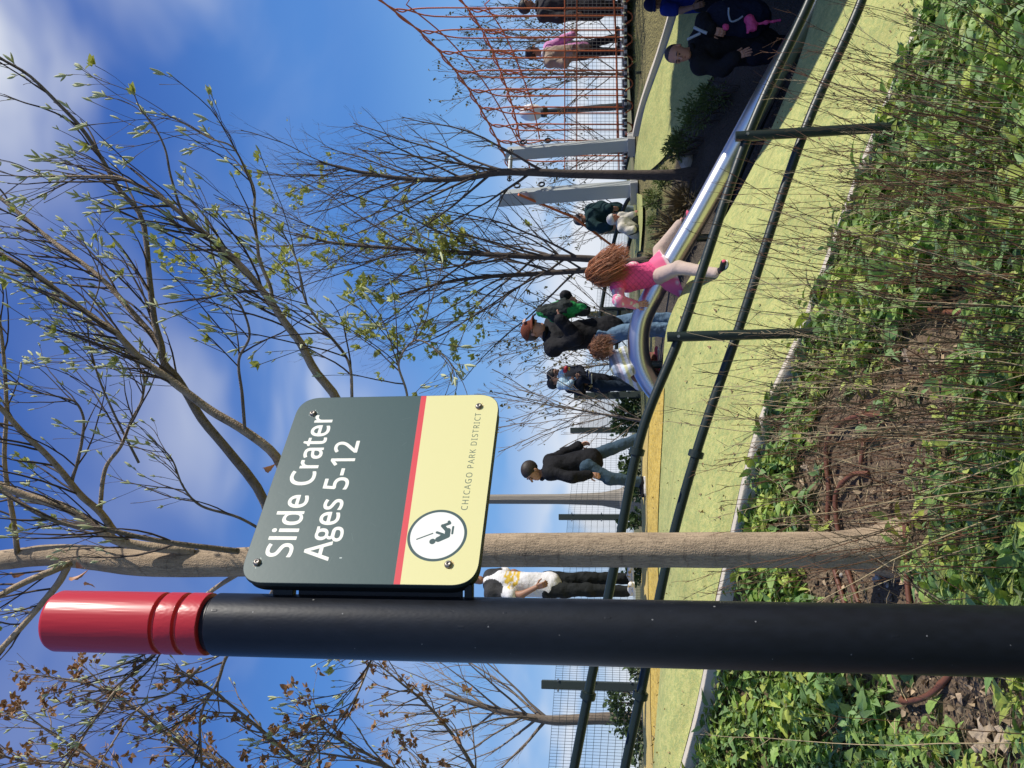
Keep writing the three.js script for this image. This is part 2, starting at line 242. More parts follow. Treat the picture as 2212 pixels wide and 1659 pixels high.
// ---------------------------------------------------------------- railing along the path, and the crater-side rails
const paintNoise = tex(256, 256, (u, v) => { const q = .5 * nB(u, v) + .5 * nC(u, v); return [q, q, q]; });
const railPaint = new THREE.MeshStandardMaterial({ color: lin(.013, .024, .021), roughness: .42, bumpMap: paintNoise, bumpScale: .0006 });
const steelBolt = mat(.45, .44, .42, .35, { metalness: 1 });
{
  const D = 5.02, up = [[1800, -130], [1750, 0], [1622, 278], [1470, 722], [1388, 930], [1332, 1200], [1272, 1494], [1240, 1659], [1212, 1800]], lo = [[1900, -130], [1862, 0], [1740, 278], [1592, 722], [1510, 960], [1444, 1200], [1385, 1494], [1350, 1659], [1322, 1800]];
  const t = thing('path_railing', 'dark green two-pipe railing on posts beside the green rubber path', 'railing');
  const U = smooth(up.map(([x, y]) => at(x, y, D)), 90), L = smooth(lo.map(([x, y]) => at(x, y, D)), 90);
  mesh('upper_rail', new Tubes().tube(U, .029, 16).geo(), railPaint, t); mesh('lower_rail', new Tubes().tube(L, .029, 16).geo(), railPaint, t);
  const near = (arr, x) => arr.reduce((b, p) => Math.abs(p.x - x) < Math.abs(b.x - x) ? p : b);
  for (const [x, y, f] of [[1622, 278, 1], [1470, 722, 1], [1310, 1378, 1]]) {
    const top = at(x, y, D - .02), p = near(U, top.x), base = V3(p.x, ground(p.x, p.z) - .25, p.z + .02);
    const post = mesh('post', new Tubes().tube([base, V3(p.x, p.y + .075, p.z + .02)], .031, 18).geo(), railPaint, t);
    const q = near(L, top.x); for (const r of [p, q]) mesh('bolt', new Tubes().tube([V3(r.x, r.y + .01, r.z + .06), V3(r.x, r.y + .01, r.z + .078)], .009, 8).geo(), steelBolt, post);
  }
  for (const [y] of [[975], [1494]]) for (const arr of [U, L]) { const x = at(1350, y, D).x, p = near(arr, x), i = arr.indexOf(p), tn = arr[i + 1].clone().sub(arr[i - 1]).normalize(); mesh('collar', new Tubes().tube([-.022, -.018, .018, .022].map((s) => p.clone().addScaledVector(tn, s)), [.040, .047, .047, .040], 16).geo(), railPaint, t); }
}
function railing(name, label, D0, lines, posts, r = .024) {
  const t = thing(name, label, 'railing', undefined); const curves = lines.map((l) => smooth(l.map(([x, y, d]) => at(x, y, d ?? D0)), 40));
  curves.forEach((c, k) => mesh(k ? 'lower_rail' : 'upper_rail', new Tubes().tube(c, r, 10).geo(), railPaint, t));
  for (const [x, y, d] of posts) { const p = at(x, y, d ?? D0); mesh('post', new Tubes().tube([V3(p.x, ground(p.x, p.z) - .2, p.z), p], r * 1.15, 10).geo(), railPaint, t); }
  return t;
}
railing('crater_railing', 'thin dark rail curving down the shaded green crater wall', 10.9, [[[1392, 425, 12.2], [1430, 330, 11.6], [1480, 235, 11.1], [1540, 140, 10.8], [1580, 60, 10.6], [1620, -60, 10.4]], [[1420, 425, 12.1], [1460, 330, 11.5], [1515, 225, 11], [1572, 140, 10.7], [1612, 60, 10.5], [1650, -60, 10.3]]], [[1395, 420, 12.2], [1455, 283, 11.35], [1530, 155, 10.82], [1590, 40, 10.55]]);
railing('slope_railing', 'thin dark rail with slim posts crossing the dry grass slope', 12.6, [[[1350, 372, 13], [1368, 300, 12.8], [1385, 210, 12.6], [1408, 100, 12.2], [1440, 0, 11.8], [1465, -80, 11.6]], [[1368, 340, 12.9], [1392, 250, 12.7], [1415, 160, 12.4], [1440, 80, 12.1], [1470, -20, 11.8]]], [[1376, 255, 12.7], [1374, 157, 12.45], [1410, 95, 12.18], [1436, 10, 11.85]], .02);
railing('inner_railing', 'dark pipe rail behind the steel banister tube above the mulch', 8.8, [[[1448, 742, 8.5], [1502, 600, 8.6], [1560, 470, 8.7], [1618, 330, 8.75], [1690, 170, 8.8], [1770, 0, 8.8], [1830, -120, 8.8]], [[1490, 700, 8.5], [1545, 560, 8.6], [1612, 420, 8.7], [1672, 280, 8.75], [1740, 130, 8.8], [1800, 0, 8.8]]], [[1450, 738, 8.5], [1560, 470, 8.7], [1690, 170, 8.8]], .03);
railing('rim_railing', 'dark rail on posts running behind the bare trees to the boulder planting', 11, [[[1290, 780, 13], [1296, 690, 13], [1318, 560, 13], [1332, 500, 13], [1352, 440, 12.8], [1375, 410, 12.6]], [[1330, 780, 13], [1336, 690, 13], [1352, 560, 13], [1366, 500, 13], [1384, 450, 12.8]]], [[1292, 760, 13], [1298, 668, 13], [1332, 500, 13], [1366, 422, 12.7]], .03);

// ---------------------------------------------------------------- the wide steel banister tube children slide down
{
  const t = thing('banister_slide', 'wide polished steel tube slide arching down beside the path', 'slide');
  const line = [[1436, 862, 7.55], [1412, 836, 7.55], [1386, 790, 7.55], [1379, 740, 7.55], [1386, 690, 7.55], [1412, 635, 7.5], [1458, 555, 7.45], [1505, 475, 7.4], [1560, 375, 7.35], [1620, 265, 7.3], [1680, 155, 7.25], [1735, 60, 7.2], [1795, -50, 7.2], [1850, -160, 7.2]];
  const pts = smooth(line.map(([x, y, d]) => at(x, y, d)), 140);
  const brushed = tex(256, 256, (u, v) => { const q = .5 + .3 * (nB(u, v * 4) - .5) + .4 * (nC(u, v * 2) - .5); return [q, q, q]; });
  const steel = new THREE.MeshStandardMaterial({ color: lin(.7, .7, .7), metalness: 1, roughness: .3, bumpMap: brushed, bumpScale: .0003 });
  mesh('tube', new Tubes().tube(pts, .098, 40).geo(), steel, t);
  const e = pts[0], dir = pts[1].clone().sub(pts[0]).normalize(); mesh('foot_plate', new Tubes().tube([e.clone().addScaledVector(dir, -.03), e.clone().addScaledVector(dir, .012)], [.13, .13], 40).geo(), mat(.33, .35, .33, .45, { metalness: .6 }), t);
  for (const k of [22, 70, 110]) { const p = pts[k]; mesh('support', new Tubes().tube([V3(p.x, ground(p.x, p.z) - .25, p.z), p.clone().add(V3(0, -.09, 0))], .035, 14).geo(), railPaint, t); }
}

// ---------------------------------------------------------------- sign post and sign
{
  const t = thing('park_sign', 'dark green and cream park sign plate bolted to round black post with red cap', 'sign');
  const ax = at(1106, 1362, 1.75), X = ax.x, Z = ax.z, r = .0678, yAt = (v) => { const f = (y) => { const q = V3(X, y, Z + r * .55).sub(CAM); return 1106 - FOC * q.dot(upv) / q.dot(fwd); }; let lo = -2, hi = 5; for (let k = 0; k < 50; k++) { const m = (lo + hi) / 2; f(m) > v ? lo = m : hi = m; } return lo; };
  const specks = tex(512, 512, (() => { const R = rng(77), chips = Array.from({ length: 26 }, () => [R(), R(), .0015 + .004 * R(), R()]); return (u, v) => { let q = .5 + .16 * (nC(u, v) - .5); for (const [a, b, s, k] of chips) { const dx = Math.abs(u - a), dy = Math.abs(v - b); if (dx < s && dy < s * 1.4) q += k > .5 ? .4 : -.3; } return [q, q, q]; }; })());
  const chips = tex(512, 1024, (() => { const R = rng(78), c = Array.from({ length: 34 }, () => [R(), R(), .0015 + .0045 * R() * R(), R()]); return (u, v) => { let k = 1 + .5 * (nB(u, v) - .5), w = 0; for (const [a, b, s, q] of c) { const dx = (u - a) * 1, dy = (v - b) * 2; if (dx * dx + dy * dy < s * s * (q > .7 ? 1.6 : .5)) w = .5 + .5 * q; } return w ? [.2 * w, .2 * w, .2 * w] : [.006 * k, .0075 * k, .012 * k]; }; })(), { srgb: true });
  const black = new THREE.MeshPhysicalMaterial({ color: 0xffffff, roughness: .42, specularIntensity: .8, map: chips, bumpMap: specks, bumpScale: .0007 });
  const scratch = tex(512, 512, (u, v) => { let w = 0; const s = (v - .80) / .16; if (s > 0 && s < 1 && Math.abs(u - .455 - .012 * Math.sin(s * 9)) < .016 + .008 * Math.sin(s * 31)) w = sstep(.5, .62, nC(u * 2.3, v * 3.7)); const q = 1 - .5 * w; return [.52 * q, .028 * q, .036 * q]; }, { srgb: true });
  const red = new THREE.MeshPhysicalMaterial({ map: scratch, roughness: .34, bumpMap: paintNoise, bumpScale: .0005 });
  const lathe = (prof, name, m, parent) => { const g = new THREE.LatheGeometry(prof.map(([a, b]) => new THREE.Vector2(a, b)), 72), gu = g.attributes.uv, gp = g.attributes.position; if (name === 'pole') for (let k = 0; k < gu.count; k++) gu.setY(k, gp.getY(k) / .85); const o = mesh(name, g, m, parent); o.position.set(X, 0, Z); return o; };
  const yT = yAt(98), yB = yAt(437), g1 = yAt(341), g2 = yAt(389), gw = .0075;
  lathe([[r, ground(X, Z) - .4], [r, yB - .019], [r - .004, yB - .014], [r - .009, yB - .012], [r - .009, yB + .004]], 'pole', black, t);
  const cap = lathe([[r - .010, yB - .002], [r - .001, yB], [r, yB + .003], [r, g2 - gw], [r - .002, g2 - gw + .002], [r - .008, g2 - gw + .003], [r - .008, g2 + gw - .003], [r - .002, g2 + gw - .002], [r, g2 + gw], [r, g1 - gw], [r - .002, g1 - gw + .002], [r - .008, g1 - gw + .003], [r - .008, g1 + gw - .003], [r - .002, g1 + gw - .002], [r, g1 + gw], [r, yT - .012], [r - .004, yT - .003], [r - .012, yT], [.001, yT + .002]], 'cap', red, t);
  cap.userData.label = 'glossy red turned cap with two grooves';
  // plate: a square on its plane receding to the right
  const hdir = V3(Math.sin(46.4 * Math.PI / 180), 0, -Math.cos(46.4 * Math.PI / 180)), nrm = V3(-hdir.z, 0, hdir.x).normalize(); if (nrm.z < 0) nrm.negate();
  const K = 1.066, TL = at(513, 1257, 1.813), W = .514 * K, H = .5 * K, thick = .012;
  const shape = (w, h, rd) => { const s = new THREE.Shape(); s.moveTo(rd, 0); s.lineTo(w - rd, 0); s.quadraticCurveTo(w, 0, w, rd); s.lineTo(w, h - rd); s.quadraticCurveTo(w, h, w - rd, h); s.lineTo(rd, h); s.quadraticCurveTo(0, h, 0, h - rd); s.lineTo(0, rd); s.quadraticCurveTo(0, 0, rd, 0); return s; };
  const basis = frame(TL.clone().add(V3(0, -H, 0)), hdir, V3(0, 1, 0), nrm);
  const dark = mat(.007, .011, .011, .55);
  const place = (o) => { o.applyMatrix4(basis); return o; };
  const back = new THREE.ExtrudeGeometry(shape(W - .004, H - .004, .062), { depth: .016, bevelEnabled: true, bevelSize: .002, bevelThickness: .002, bevelSegments: 2, curveSegments: 16 }); back.translate(.002, .002, -.033);
  place(mesh('backing_tray', back, dark, t));
  const cv = document.createElement('canvas'); cv.width = 1536; cv.height = 1494; const c = cv.getContext('2d'), S = 1536 / .514; c.textBaseline = 'alphabetic';
  const sG = '#3c5452', sC = '#e6dfa0';
  c.fillStyle = sG; c.fillRect(0, 0, 1536, 1494);
  const st = (s) => .332 - .05 * s;      // stripe rises to the right
  c.fillStyle = sC; c.beginPath(); c.moveTo(0, st(0) * S); c.lineTo(1536, st(.514) * S); c.lineTo(1536, 1494); c.lineTo(0, 1494); c.fill();
  c.fillStyle = '#dd434a'; c.beginPath(); c.moveTo(0, st(0) * S); c.lineTo(1536, st(.514) * S); c.lineTo(1536, (st(.514) + .0135) * S); c.lineTo(0, (st(0) + .0135) * S); c.fill();
  const text = (s, x0, x1, base, capH, col, spacing = 0, bold = 0) => {
    c.font = '200px sans-serif'; c.fillStyle = col; const k = capH * S / (200 * .714); c.save();
    let w = 0; const ws = [...s].map((ch) => c.measureText(ch).width); w = spacing ? ws.reduce((a, b) => a + b, 0) + spacing * 200 * (s.length - 1) : c.measureText(s).width;
    c.translate(x0 * S, base * S); c.scale((x1 - x0) * S / w, k);
    if (bold) { c.lineWidth = bold; c.strokeStyle = col; c.lineJoin = 'round'; }
    if (spacing) { let x = 0; [...s].forEach((ch, i) => { c.fillText(ch, x, 0); x += ws[i] + spacing * 200; }); } else { c.fillText(s, 0, 0); if (bold) c.strokeText(s, 0, 0); }
    c.restore();
  };
  text('Slide Crater', .057, .458, .0975, .0575, '#f6f4e6', 0, 5); text('Ages 5-12', .053, .378, .1805, .0555, '#f6f4e6', 0, 5);
  text('CHICAGO PARK DISTRICT', .178, .456, .461, .0138, '#5c6a58', .09);
  // round emblem: a figure on a swing seat
  const cx = .1165 * S, cy = .4045 * S, R0 = .0635 * S; c.fillStyle = sG; c.beginPath(); c.arc(cx, cy, R0, 0, 7); c.fill(); c.fillStyle = '#f4f2ea'; c.beginPath(); c.arc(cx, cy, R0 * .905, 0, 7); c.fill();
  c.fillStyle = c.strokeStyle = sG; c.lineCap = c.lineJoin = 'round'; const Q = (a, b) => [cx + a * R0, cy + b * R0];
  const ln = (pts, w) => { c.lineWidth = w * R0; c.beginPath(); pts.forEach((p, i) => i ? c.lineTo(...Q(...p)) : c.moveTo(...Q(...p))); c.stroke(); };
  ln([[-.17, -.66], [.06, -.16]], .045); c.beginPath(); c.arc(...Q(-.25, -.12), .105 * R0, 0, 7); c.fill();
  ln([[-.17, .06], [-.02, .34]], .2); ln([[-.02, .34], [.18, .34]], .19); ln([[-.12, .06], [.02, .20], [.1, -.02]], .09); ln([[.16, .33], [.36, .14]], .13); ln([[.36, .14], [.46, .36]], .11); ln([[.46, .36], [.52, .33]], .1); ln([[.06, .50], [.32, .50]], .07);
  // rust and chipped paint round the bolts, fine scratches
  const Rn = rng(5), bolts = [[.0463, .029], [.462, .044], [.0458, .4385], [.476, .4535]];
  bolts.forEach(([bx, by], q) => { for (let k = 0; k < 60; k++) { const a = Rn() * 6.28, d = (.0085 + .006 * Rn() * Rn()) * S; c.fillStyle = q < 2 ? (Rn() < .6 ? 'rgba(215,225,215,.75)' : 'rgba(140,80,40,.6)') : (Rn() < .5 ? 'rgba(190,110,45,.55)' : 'rgba(245,240,190,.7)'); c.beginPath(); c.arc(bx * S + Math.cos(a) * d, by * S + Math.sin(a) * d * .9 + (q > 1 ? 4 : 0), 1 + 3 * Rn(), 0, 7); c.fill(); } });
  for (let k = 0; k < 46; k++) { c.strokeStyle = `rgba(220,228,222,${.05 + .12 * Rn()})`; c.lineWidth = .8 + Rn() * 1.5; const x = Rn() * 1536, y = Rn() * 1494, a = Rn() * 6.28, l = 10 + 70 * Rn(); c.beginPath(); c.moveTo(x, y); c.lineTo(x + Math.cos(a) * l, y + Math.sin(a) * l); c.stroke(); }
  c.fillStyle = 'rgba(220,226,220,.8)'; c.fillRect(.058 * S, .205 * S, 9, 16); c.fillRect(.19 * S, .06 * S, 4, 5);
  const print = new THREE.CanvasTexture(cv); print.colorSpace = THREE.SRGBColorSpace; print.anisotropy = 8;
  const face = new THREE.ExtrudeGeometry(shape(W, H, .058), { depth: thick - .002, bevelEnabled: true, bevelSize: .0015, bevelThickness: .0015, bevelSegments: 2, curveSegments: 20 }); face.translate(0, 0, -thick);
  const uv = face.attributes.uv, fp = face.attributes.position; for (let k = 0; k < uv.count; k++) uv.setXY(k, clamp(fp.getX(k) / W, 0, 1), clamp(fp.getY(k) / H, 0, 1));
  place(mesh('sign_face', face, [new THREE.MeshPhysicalMaterial({ map: print, roughness: .42, bumpMap: paintNoise, bumpScale: .00005 }), mat(.03, .05, .05, .5)], t));
  const boltMat = mat(.28, .25, .22, .42, { metalness: .9 });
  for (const [bx, by] of bolts) {
    const b = new THREE.LatheGeometry([[.0001, .0028], [.0030, .0028], [.0032, .0045], [.0052, .0045], [.0082, .0025], [.0092, 0], [.0092, -.002]].map(([a, h]) => new THREE.Vector2(a, h)), 20); b.rotateX(Math.PI / 2); b.translate(bx * K, H - by * K, .0012);
    place(mesh('bolt', b, boltMat, t));
  }
  // flange between post and plate, and the two tabs that hold the tray
  const plate = (name, y0, y1, th, m) => { const a = TL.clone().addScaledVector(nrm, -.03).addScaledVector(hdir, .02), b = V3(X, 0, Z), L = Math.hypot(a.x - b.x, a.z - b.z), g = new RoundedBoxGeometry(L, y1 - y0, th, 2, .002), o = mesh(name, g, m, t); o.position.set((a.x + b.x) / 2, TL.y - H + (y0 + y1) / 2, (a.z + b.z) / 2); o.rotation.y = -Math.atan2(a.z - b.z, a.x - b.x); };
  plate('flange', .035, .405, .008, mat(.012, .014, .018, .6)); plate('bracket_tab', .415, .462, .02, dark); plate('bracket_tab', .012, .03, .02, dark);
}

// ---------------------------------------------------------------- fence of wire panels on square posts
const fenceGreen = mat(.028, .04, .034, .5), wireMat = mat(.02, .028, .026, .5, { metalness: .3 });
{
  // each run: posts (x of the picture where the post stands, distance), heights from the land
  const posts = [[1690, 8.6], [1478, 10], [1117, 14.4], [930, 16], [856, 13.4], [680, 15], [500, 17], [462, 17.6]], runs = [[0, 1], [1, 2], [2, 3], [3, 4], [4, 5], [5, 6], [6, 7]];
  const tops = [1150, 1170, 1207, 1232, 1240, 1268, 1284, 1288];
  const t = thing('wire_mesh_fence', 'tall dark green wire mesh fence on square posts behind the yellow crest', 'fence');
  const P = posts.map(([y, d], k) => { const top = at(tops[k], y, d), b = V3(top.x, ground(top.x, top.z), top.z); return [b, top]; });
  P.forEach(([b, top], k) => {
    if (k === 2 || k === 5) { /* corner posts look the same */ }
    const h = top.y - b.y + .3, w = .1, g = new RoundedBoxGeometry(w, h, w, 2, .008); const m = mesh('post', g, fenceGreen, t); m.position.set(b.x, b.y - .3 + h / 2, b.z); m.rotation.y = .25;
    for (const f of [.12, .48, .84]) for (const s of [-1, 1]) { const cl = mesh('clip', new RoundedBoxGeometry(.03, .02, .03, 1, .003), steelBolt, m); cl.position.set(s * .06, h / 2 - .06 - f * (h - .4), .05); }
  });
  for (const [a, b] of runs) {
    const [A, At] = P[a], [B, Bt] = P[b], n = Math.max(2, Math.round(A.distanceTo(B) / .045)), tb = new Tubes();
    const ta = At.y - .16, tb2 = Bt.y - .16, ba = A.y + .02, bb = B.y + .02;
    for (let k = 0; k <= n; k++) { const f = k / n, x = lerp(A.x, B.x, f), z = lerp(A.z, B.z, f); tb.tube([V3(x, lerp(ba, bb, f), z), V3(x, lerp(ta, tb2, f) , z)], .0022, 3, false); }
    for (let k = 0; k <= 13; k++) { const g = k / 13; tb.tube([V3(A.x, lerp(ba, ta, g), A.z), V3(B.x, lerp(bb, tb2, g), B.z)], .003, 3, false); }
    stuff(mesh('wire_panel', tb.geo(), wireMat, t));
  }
}
// concrete lamp standard behind the fence
{
  const t = thing('concrete_lamp_standard', 'pale concrete lamp column with flared base standing behind the wire fence', 'lamp post');
  const p = at(1300, 1078, 22), g0 = ground(p.x, p.z), top = at(760, 1078, 22).y, w = .12, s = 22 / 1780;
  const prof = [[.5, g0 - .3], [.48, at(1380, 1078, 22).y], [.42, at(1360, 1078, 22).y], [.27, at(1338, 1078, 22).y], [.18, at(1300, 1078, 22).y], [.16, at(1270, 1078, 22).y], [.135, at(1200, 1078, 22).y], [.125, at(1000, 1078, 22).y], [.1, top]];
  const col = new THREE.LatheGeometry(prof.map(([a, b]) => new THREE.Vector2(a, b)), 8); const m = mesh('column', col.toNonIndexed(), new THREE.MeshStandardMaterial({ color: lin(.27, .24, .2), roughness: .9, bumpMap: soilBump, bumpScale: .01, flatShading: true }), t); m.position.set(p.x, 0, p.z); m.geometry.computeVertexNormals();
}
// globe lamp behind the rope bridge
{
  const t = thing('globe_lamp', 'white globe park lamp on slim dark pole behind the orange rope bridge', 'lamp post');
  const p = at(1148, 243, 20), d = 20; mesh('pole', new Tubes().tube([V3(p.x, ground(p.x, p.z) - .2, p.z), V3(p.x, p.y - .28, p.z)], [.1, .06], 12).geo(), mat(.03, .035, .035, .5), t);
  const gl = new THREE.LatheGeometry([[.001, .3], [.1, .26], [.18, .15], [.21, 0], [.17, -.16], [.1, -.26], [.09, -.3]].map(([a, b]) => new THREE.Vector2(a, b)), 24); mesh('globe', gl, mat(.8, .8, .78, .3), t).position.copy(p);
  const ct = new THREE.LatheGeometry([[.001, -.22], [.13, -.24], [.14, -.32], [.07, -.4], [.001, -.42]].map(([a, b]) => new THREE.Vector2(a, b)), 16); mesh('collar', ct, mat(.03, .035, .035, .5), t).position.copy(p);
}

// ---------------------------------------------------------------- rope bridge and its steel pylons
{
  const orange = new THREE.MeshStandardMaterial({ color: lin(.72, .19, .065), roughness: .75, bumpMap: paintNoise, bumpScale: .003 }), netMat = mat(.16, .15, .14, .8), plank = new THREE.MeshStandardMaterial({ color: lin(.05, .045, .04), roughness: .8 });
  const t = thing('rope_bridge', 'suspended footbridge walled by orange rope loops and grey netting', 'bridge');
  const dep = (y) => lerp(12.5, 14, clamp(y / 371, -.4, 1.1));
  const fn = (pts) => { const raw = pts.slice().sort((p, q) => p[0] - q[0]), a = new THREE.CatmullRomCurve3(raw.map(([u, v]) => V3(u, v, 0))).getPoints(80).map((q) => [q.x, q.y]); return (y) => { for (let k = 1; k < a.length; k++) if (y <= a[k][0] || k === a.length - 1) { const f = (y - a[k - 1][0]) / (a[k][0] - a[k - 1][0]); return lerp(a[k - 1][1], a[k][1], f); } }; };
  const walls = [
    { bot: () => 1347, top: fn([[-120, 690], [-60, 752], [0, 822], [77, 916], [169, 996], [260, 1052], [349, 1096], [385, 1108]]), off: 0, y1: 378, drops: [95, 175, 250] },
    { bot: () => 1342, top: fn([[-120, 900], [0, 996], [77, 1048], [189, 1094], [257, 1114], [300, 1122], [385, 1130]]), off: 1.0, y1: 300, drops: [70, 130] },
  ];
  for (const w of walls) {
    const pt = (y, f) => at(lerp(w.bot(y), w.top(y), f), y, dep(y) + w.off);   // f: 0 deck, 1 top cable
    const ys = []; for (let y = -130; y <= w.y1; y += 10) ys.push(y);
    mesh('top_cable', new Tubes().tube(ys.map((y) => pt(y, 1)), .015, 8).geo(), orange, t);
    const second = (y) => 1 - 62 / Math.max(80, w.bot(y) - w.top(y)) * (dep(y) > 12.5 ? .7 : 1);
    mesh('side_rope', new Tubes().tube(ys.map((y) => pt(y, second(y))), .011, 8).geo(), orange, t);
    for (const vpx of [1220, 1246]) mesh('side_rope', new Tubes().tube(ys.map((y) => pt(y, clamp((w.bot(y) - vpx) / (w.bot(y) - w.top(y)), 0, 1))), .009, 8).geo(), orange, t);
    mesh('side_rope', new Tubes().tube(ys.map((y) => pt(y, .04)), .012, 8).geo(), orange, t);
    let y = -110, k = 0;
    while (y < w.y1 - 10) {            // each rope climbs from the deck, bends over the top cable and comes down again
      const s = lerp(32, 20, clamp(y / 371, 0, 1)), a = y, b = y + s, bulge = s * .42, sec = second((a + b) / 2), L = [];
      L.push(pt(a, 0), pt(a, sec * .5), pt(a, sec - .03), pt(a - bulge, sec + (1 - sec) * .4), pt(a - bulge, 1 - (1 - sec) * .1), pt(a + s * .05, 1.0 + (1 - sec) * .12), pt(b - s * .1, 1.0 - (1 - sec) * .06), pt(b + bulge * .6, 1 - (1 - sec) * .35), pt(b + bulge * .3, sec + .02), pt(b, sec - .05), pt(b, sec * .5), pt(b, 0));
      mesh('net_rope', new Tubes().tube(smooth(L, 46), .0115, 7).geo(), orange, t); y += s * 1.5; k++;
    }
    const net = new Tubes(); for (let q = -120; q < w.y1; q += 7.5) net.tube([pt(q, 0), pt(q, (w.bot(q) - 1222) / (w.bot(q) - w.top(q)))], .0032, 3, false);
    for (let v = 1226; v < 1345; v += 9) net.tube(ys.map((q) => pt(q, (w.bot(q) - v) / (w.bot(q) - w.top(q)))), .0032, 3, false);
    stuff(mesh('netting', net.geo(), netMat, t));
  }
  let yk = -110; while (yk < 374) {   // deck planks with pale end blocks, orange lashing below
    const d = dep(yk), A = at(1352, yk, d - .06), B = at(1347, yk, d + 1.06), w = .14, dir = B.clone().sub(A).normalize(), len = A.distanceTo(B);
    const g = new RoundedBoxGeometry(w, .05, len, 1, .006), m = mesh('deck_plank', g, plank, t); m.position.copy(A.clone().lerp(B, .5)); m.lookAt(m.position.clone().add(dir));
    if (Math.round(yk) % 2 === 0 || true) { const e = mesh('end_block', new RoundedBoxGeometry(.05, .045, .03, 1, .005), mat(.55, .52, .47, .7), m); e.position.set(0, .006, -len / 2 - .012); }
    yk += lerp(25, 19, clamp(yk / 371, 0, 1)) ;
  }
  for (let y = -60; y < 350; y += 48) { const d = dep(y) - .05; mesh('lashing', new Tubes().tube(smooth([at(1350, y - 14, d), at(1364, y - 6, d), at(1366, y + 4, d), at(1352, y + 16, d)], 14), .013, 6).geo(), orange, t); }
  // pylons
  const galv = new THREE.MeshStandardMaterial({ color: lin(.46, .49, .48), roughness: .5, metalness: .25, bumpMap: paintNoise, bumpScale: .0015 });
  const py = (yc, vt, vb, d, w0, labelText) => { const w = w0 * 1.2;
    const q = thing('bridge_pylon', labelText, 'pylon', 'bridge pylons'); const b = at(vb, yc, d), tp = at(vt, yc + 6, d), h = tp.y - b.y + .5;
    const g = new THREE.BoxGeometry(w, h, w * .8, 1, 1, 1), pos = g.attributes.position; for (let k = 0; k < pos.count; k++) if (pos.getY(k) > 0 && pos.getX(k) > 0) pos.setY(k, pos.getY(k) - .06); g.computeVertexNormals();
    const m = mesh('column', g, galv, q); m.position.set(b.x, b.y - .5 + h / 2, b.z); m.rotation.set(0, -.62, .02);
    const base = mesh('base_plate', new RoundedBoxGeometry(w * 1.7, .12, w * 1.6, 1, .01), mat(.42, .42, .4, .8), q); base.position.set(b.x, ground(b.x, b.z) + .06, b.z); base.rotation.y = -.62;
    for (const f of [.14, .30]) { const sh = mesh('shackle', new THREE.TorusGeometry(.045, .014, 8, 18), mat(.05, .05, .05, .4, { metalness: .8 }), q); sh.position.set(b.x + w * .62, b.y - .5 + h - h * f * .9, b.z + .14); sh.rotation.y = .6; }
    return tp;
  };
  const t1 = py(312, 1082, 1385, 12.9, .15, 'grey steel bridge pylon wrapped by the end of the orange netting'), t2 = py(410, 1068, 1372, 12.7, .175, 'free standing grey steel pylon between the bridge and the bare tree');
  const links = thing('pylon_chain', 'steel chain and turnbuckle linking the two grey pylons', 'chain');
  const cA = at(1104, 322, 12.8), cB = at(1100, 392, 12.65); mesh('turnbuckle', new Tubes().tube([cA.clone().lerp(cB, .2), cA.clone().lerp(cB, .28), cA.clone().lerp(cB, .7), cA.clone().lerp(cB, .78)], [.012, .035, .035, .012], 10).geo(), galv, links);
  mesh('rod', new Tubes().tube([cA, cB], .012, 8).geo(), mat(.06, .06, .06, .4, { metalness: .7 }), links);
  for (const f of [.06, .13, .86, .94]) { const l = mesh('link', new THREE.TorusGeometry(.03, .01, 6, 14), mat(.06, .06, .06, .4, { metalness: .7 }), links); l.position.copy(cA.clone().lerp(cB, f)); l.rotation.y = f * 9; }
  const guy = tag(mesh('orange_guy_rope', new Tubes().tube([at(1120, 420, 12.7), at(1240, 470, 13.4), at(1362, 560, 14)], .02, 8).geo(), orange), 'straight orange guy rope slanting from pylon to the ground', 'rope');
}

// ---------------------------------------------------------------- trees
const barkTex = (seed, base, dark, ringy) => {
  const a = tileNoise(seed, 5), b = tileNoise(seed + 1, 19), c = tileNoise(seed + 2, 73);
  const m = tex(256, 512, (u, v) => { let k = .75 + .35 * (a(u, v) - .5) + .5 * (b(u * 2, v * 1.5) - .5) + .15 * (c(u, v * 2) - .5) - (b(u, v * 3) > .82 ? .3 : 0); const ring = ringy && Math.abs(((v * 6 + .25 * a(u, v)) % 1) - .5) < .02 ? .8 : 1; const w = clamp(k, 0, 1); return [0, 1, 2].map((q) => lerp(dark[q], base[q], w) * ring); }, { srgb: true });
  const bump = tex(256, 512, (u, v) => { const q = .4 * b(u * 2, v * 2) + .6 * c(u, v * 3); return [q, q, q]; });
  m.repeat.set(2.2, 1.1); bump.repeat.set(2.2, 1.1);
  return new THREE.MeshStandardMaterial({ map: m, bumpMap: bump, bumpScale: .0035, roughness: .92 });
};
const barkPale = barkTex(51, [.50, .375, .25], [.15, .11, .075], true), barkGrey = barkTex(61, [.27, .215, .165], [.075, .06, .048], false), barkDark = barkTex(71, [.13, .10, .08], [.035, .028, .023], false);
const twigMid = mat(.13, .098, .075, .85), twigMat = mat(.085, .06, .045, .85), twigPale = mat(.26, .19, .13, .85), budMat = new THREE.MeshPhysicalMaterial({ color: lin(.60, .63, .34), roughness: .7, transmission: .3, thickness: 0 });
const leafYoung = new THREE.MeshPhysicalMaterial({ color: lin(.52, .54, .12), roughness: .8, transmission: .4, thickness: 0, side: THREE.DoubleSide }), leafBrown = new THREE.MeshPhysicalMaterial({ color: lin(.36, .185, .075), roughness: .85, transmission: .3, thickness: 0, side: THREE.DoubleSide }), leafTan = new THREE.MeshPhysicalMaterial({ color: lin(.5, .21, .07), roughness: .85, transmission: .3, thickness: 0, side: THREE.DoubleSide });
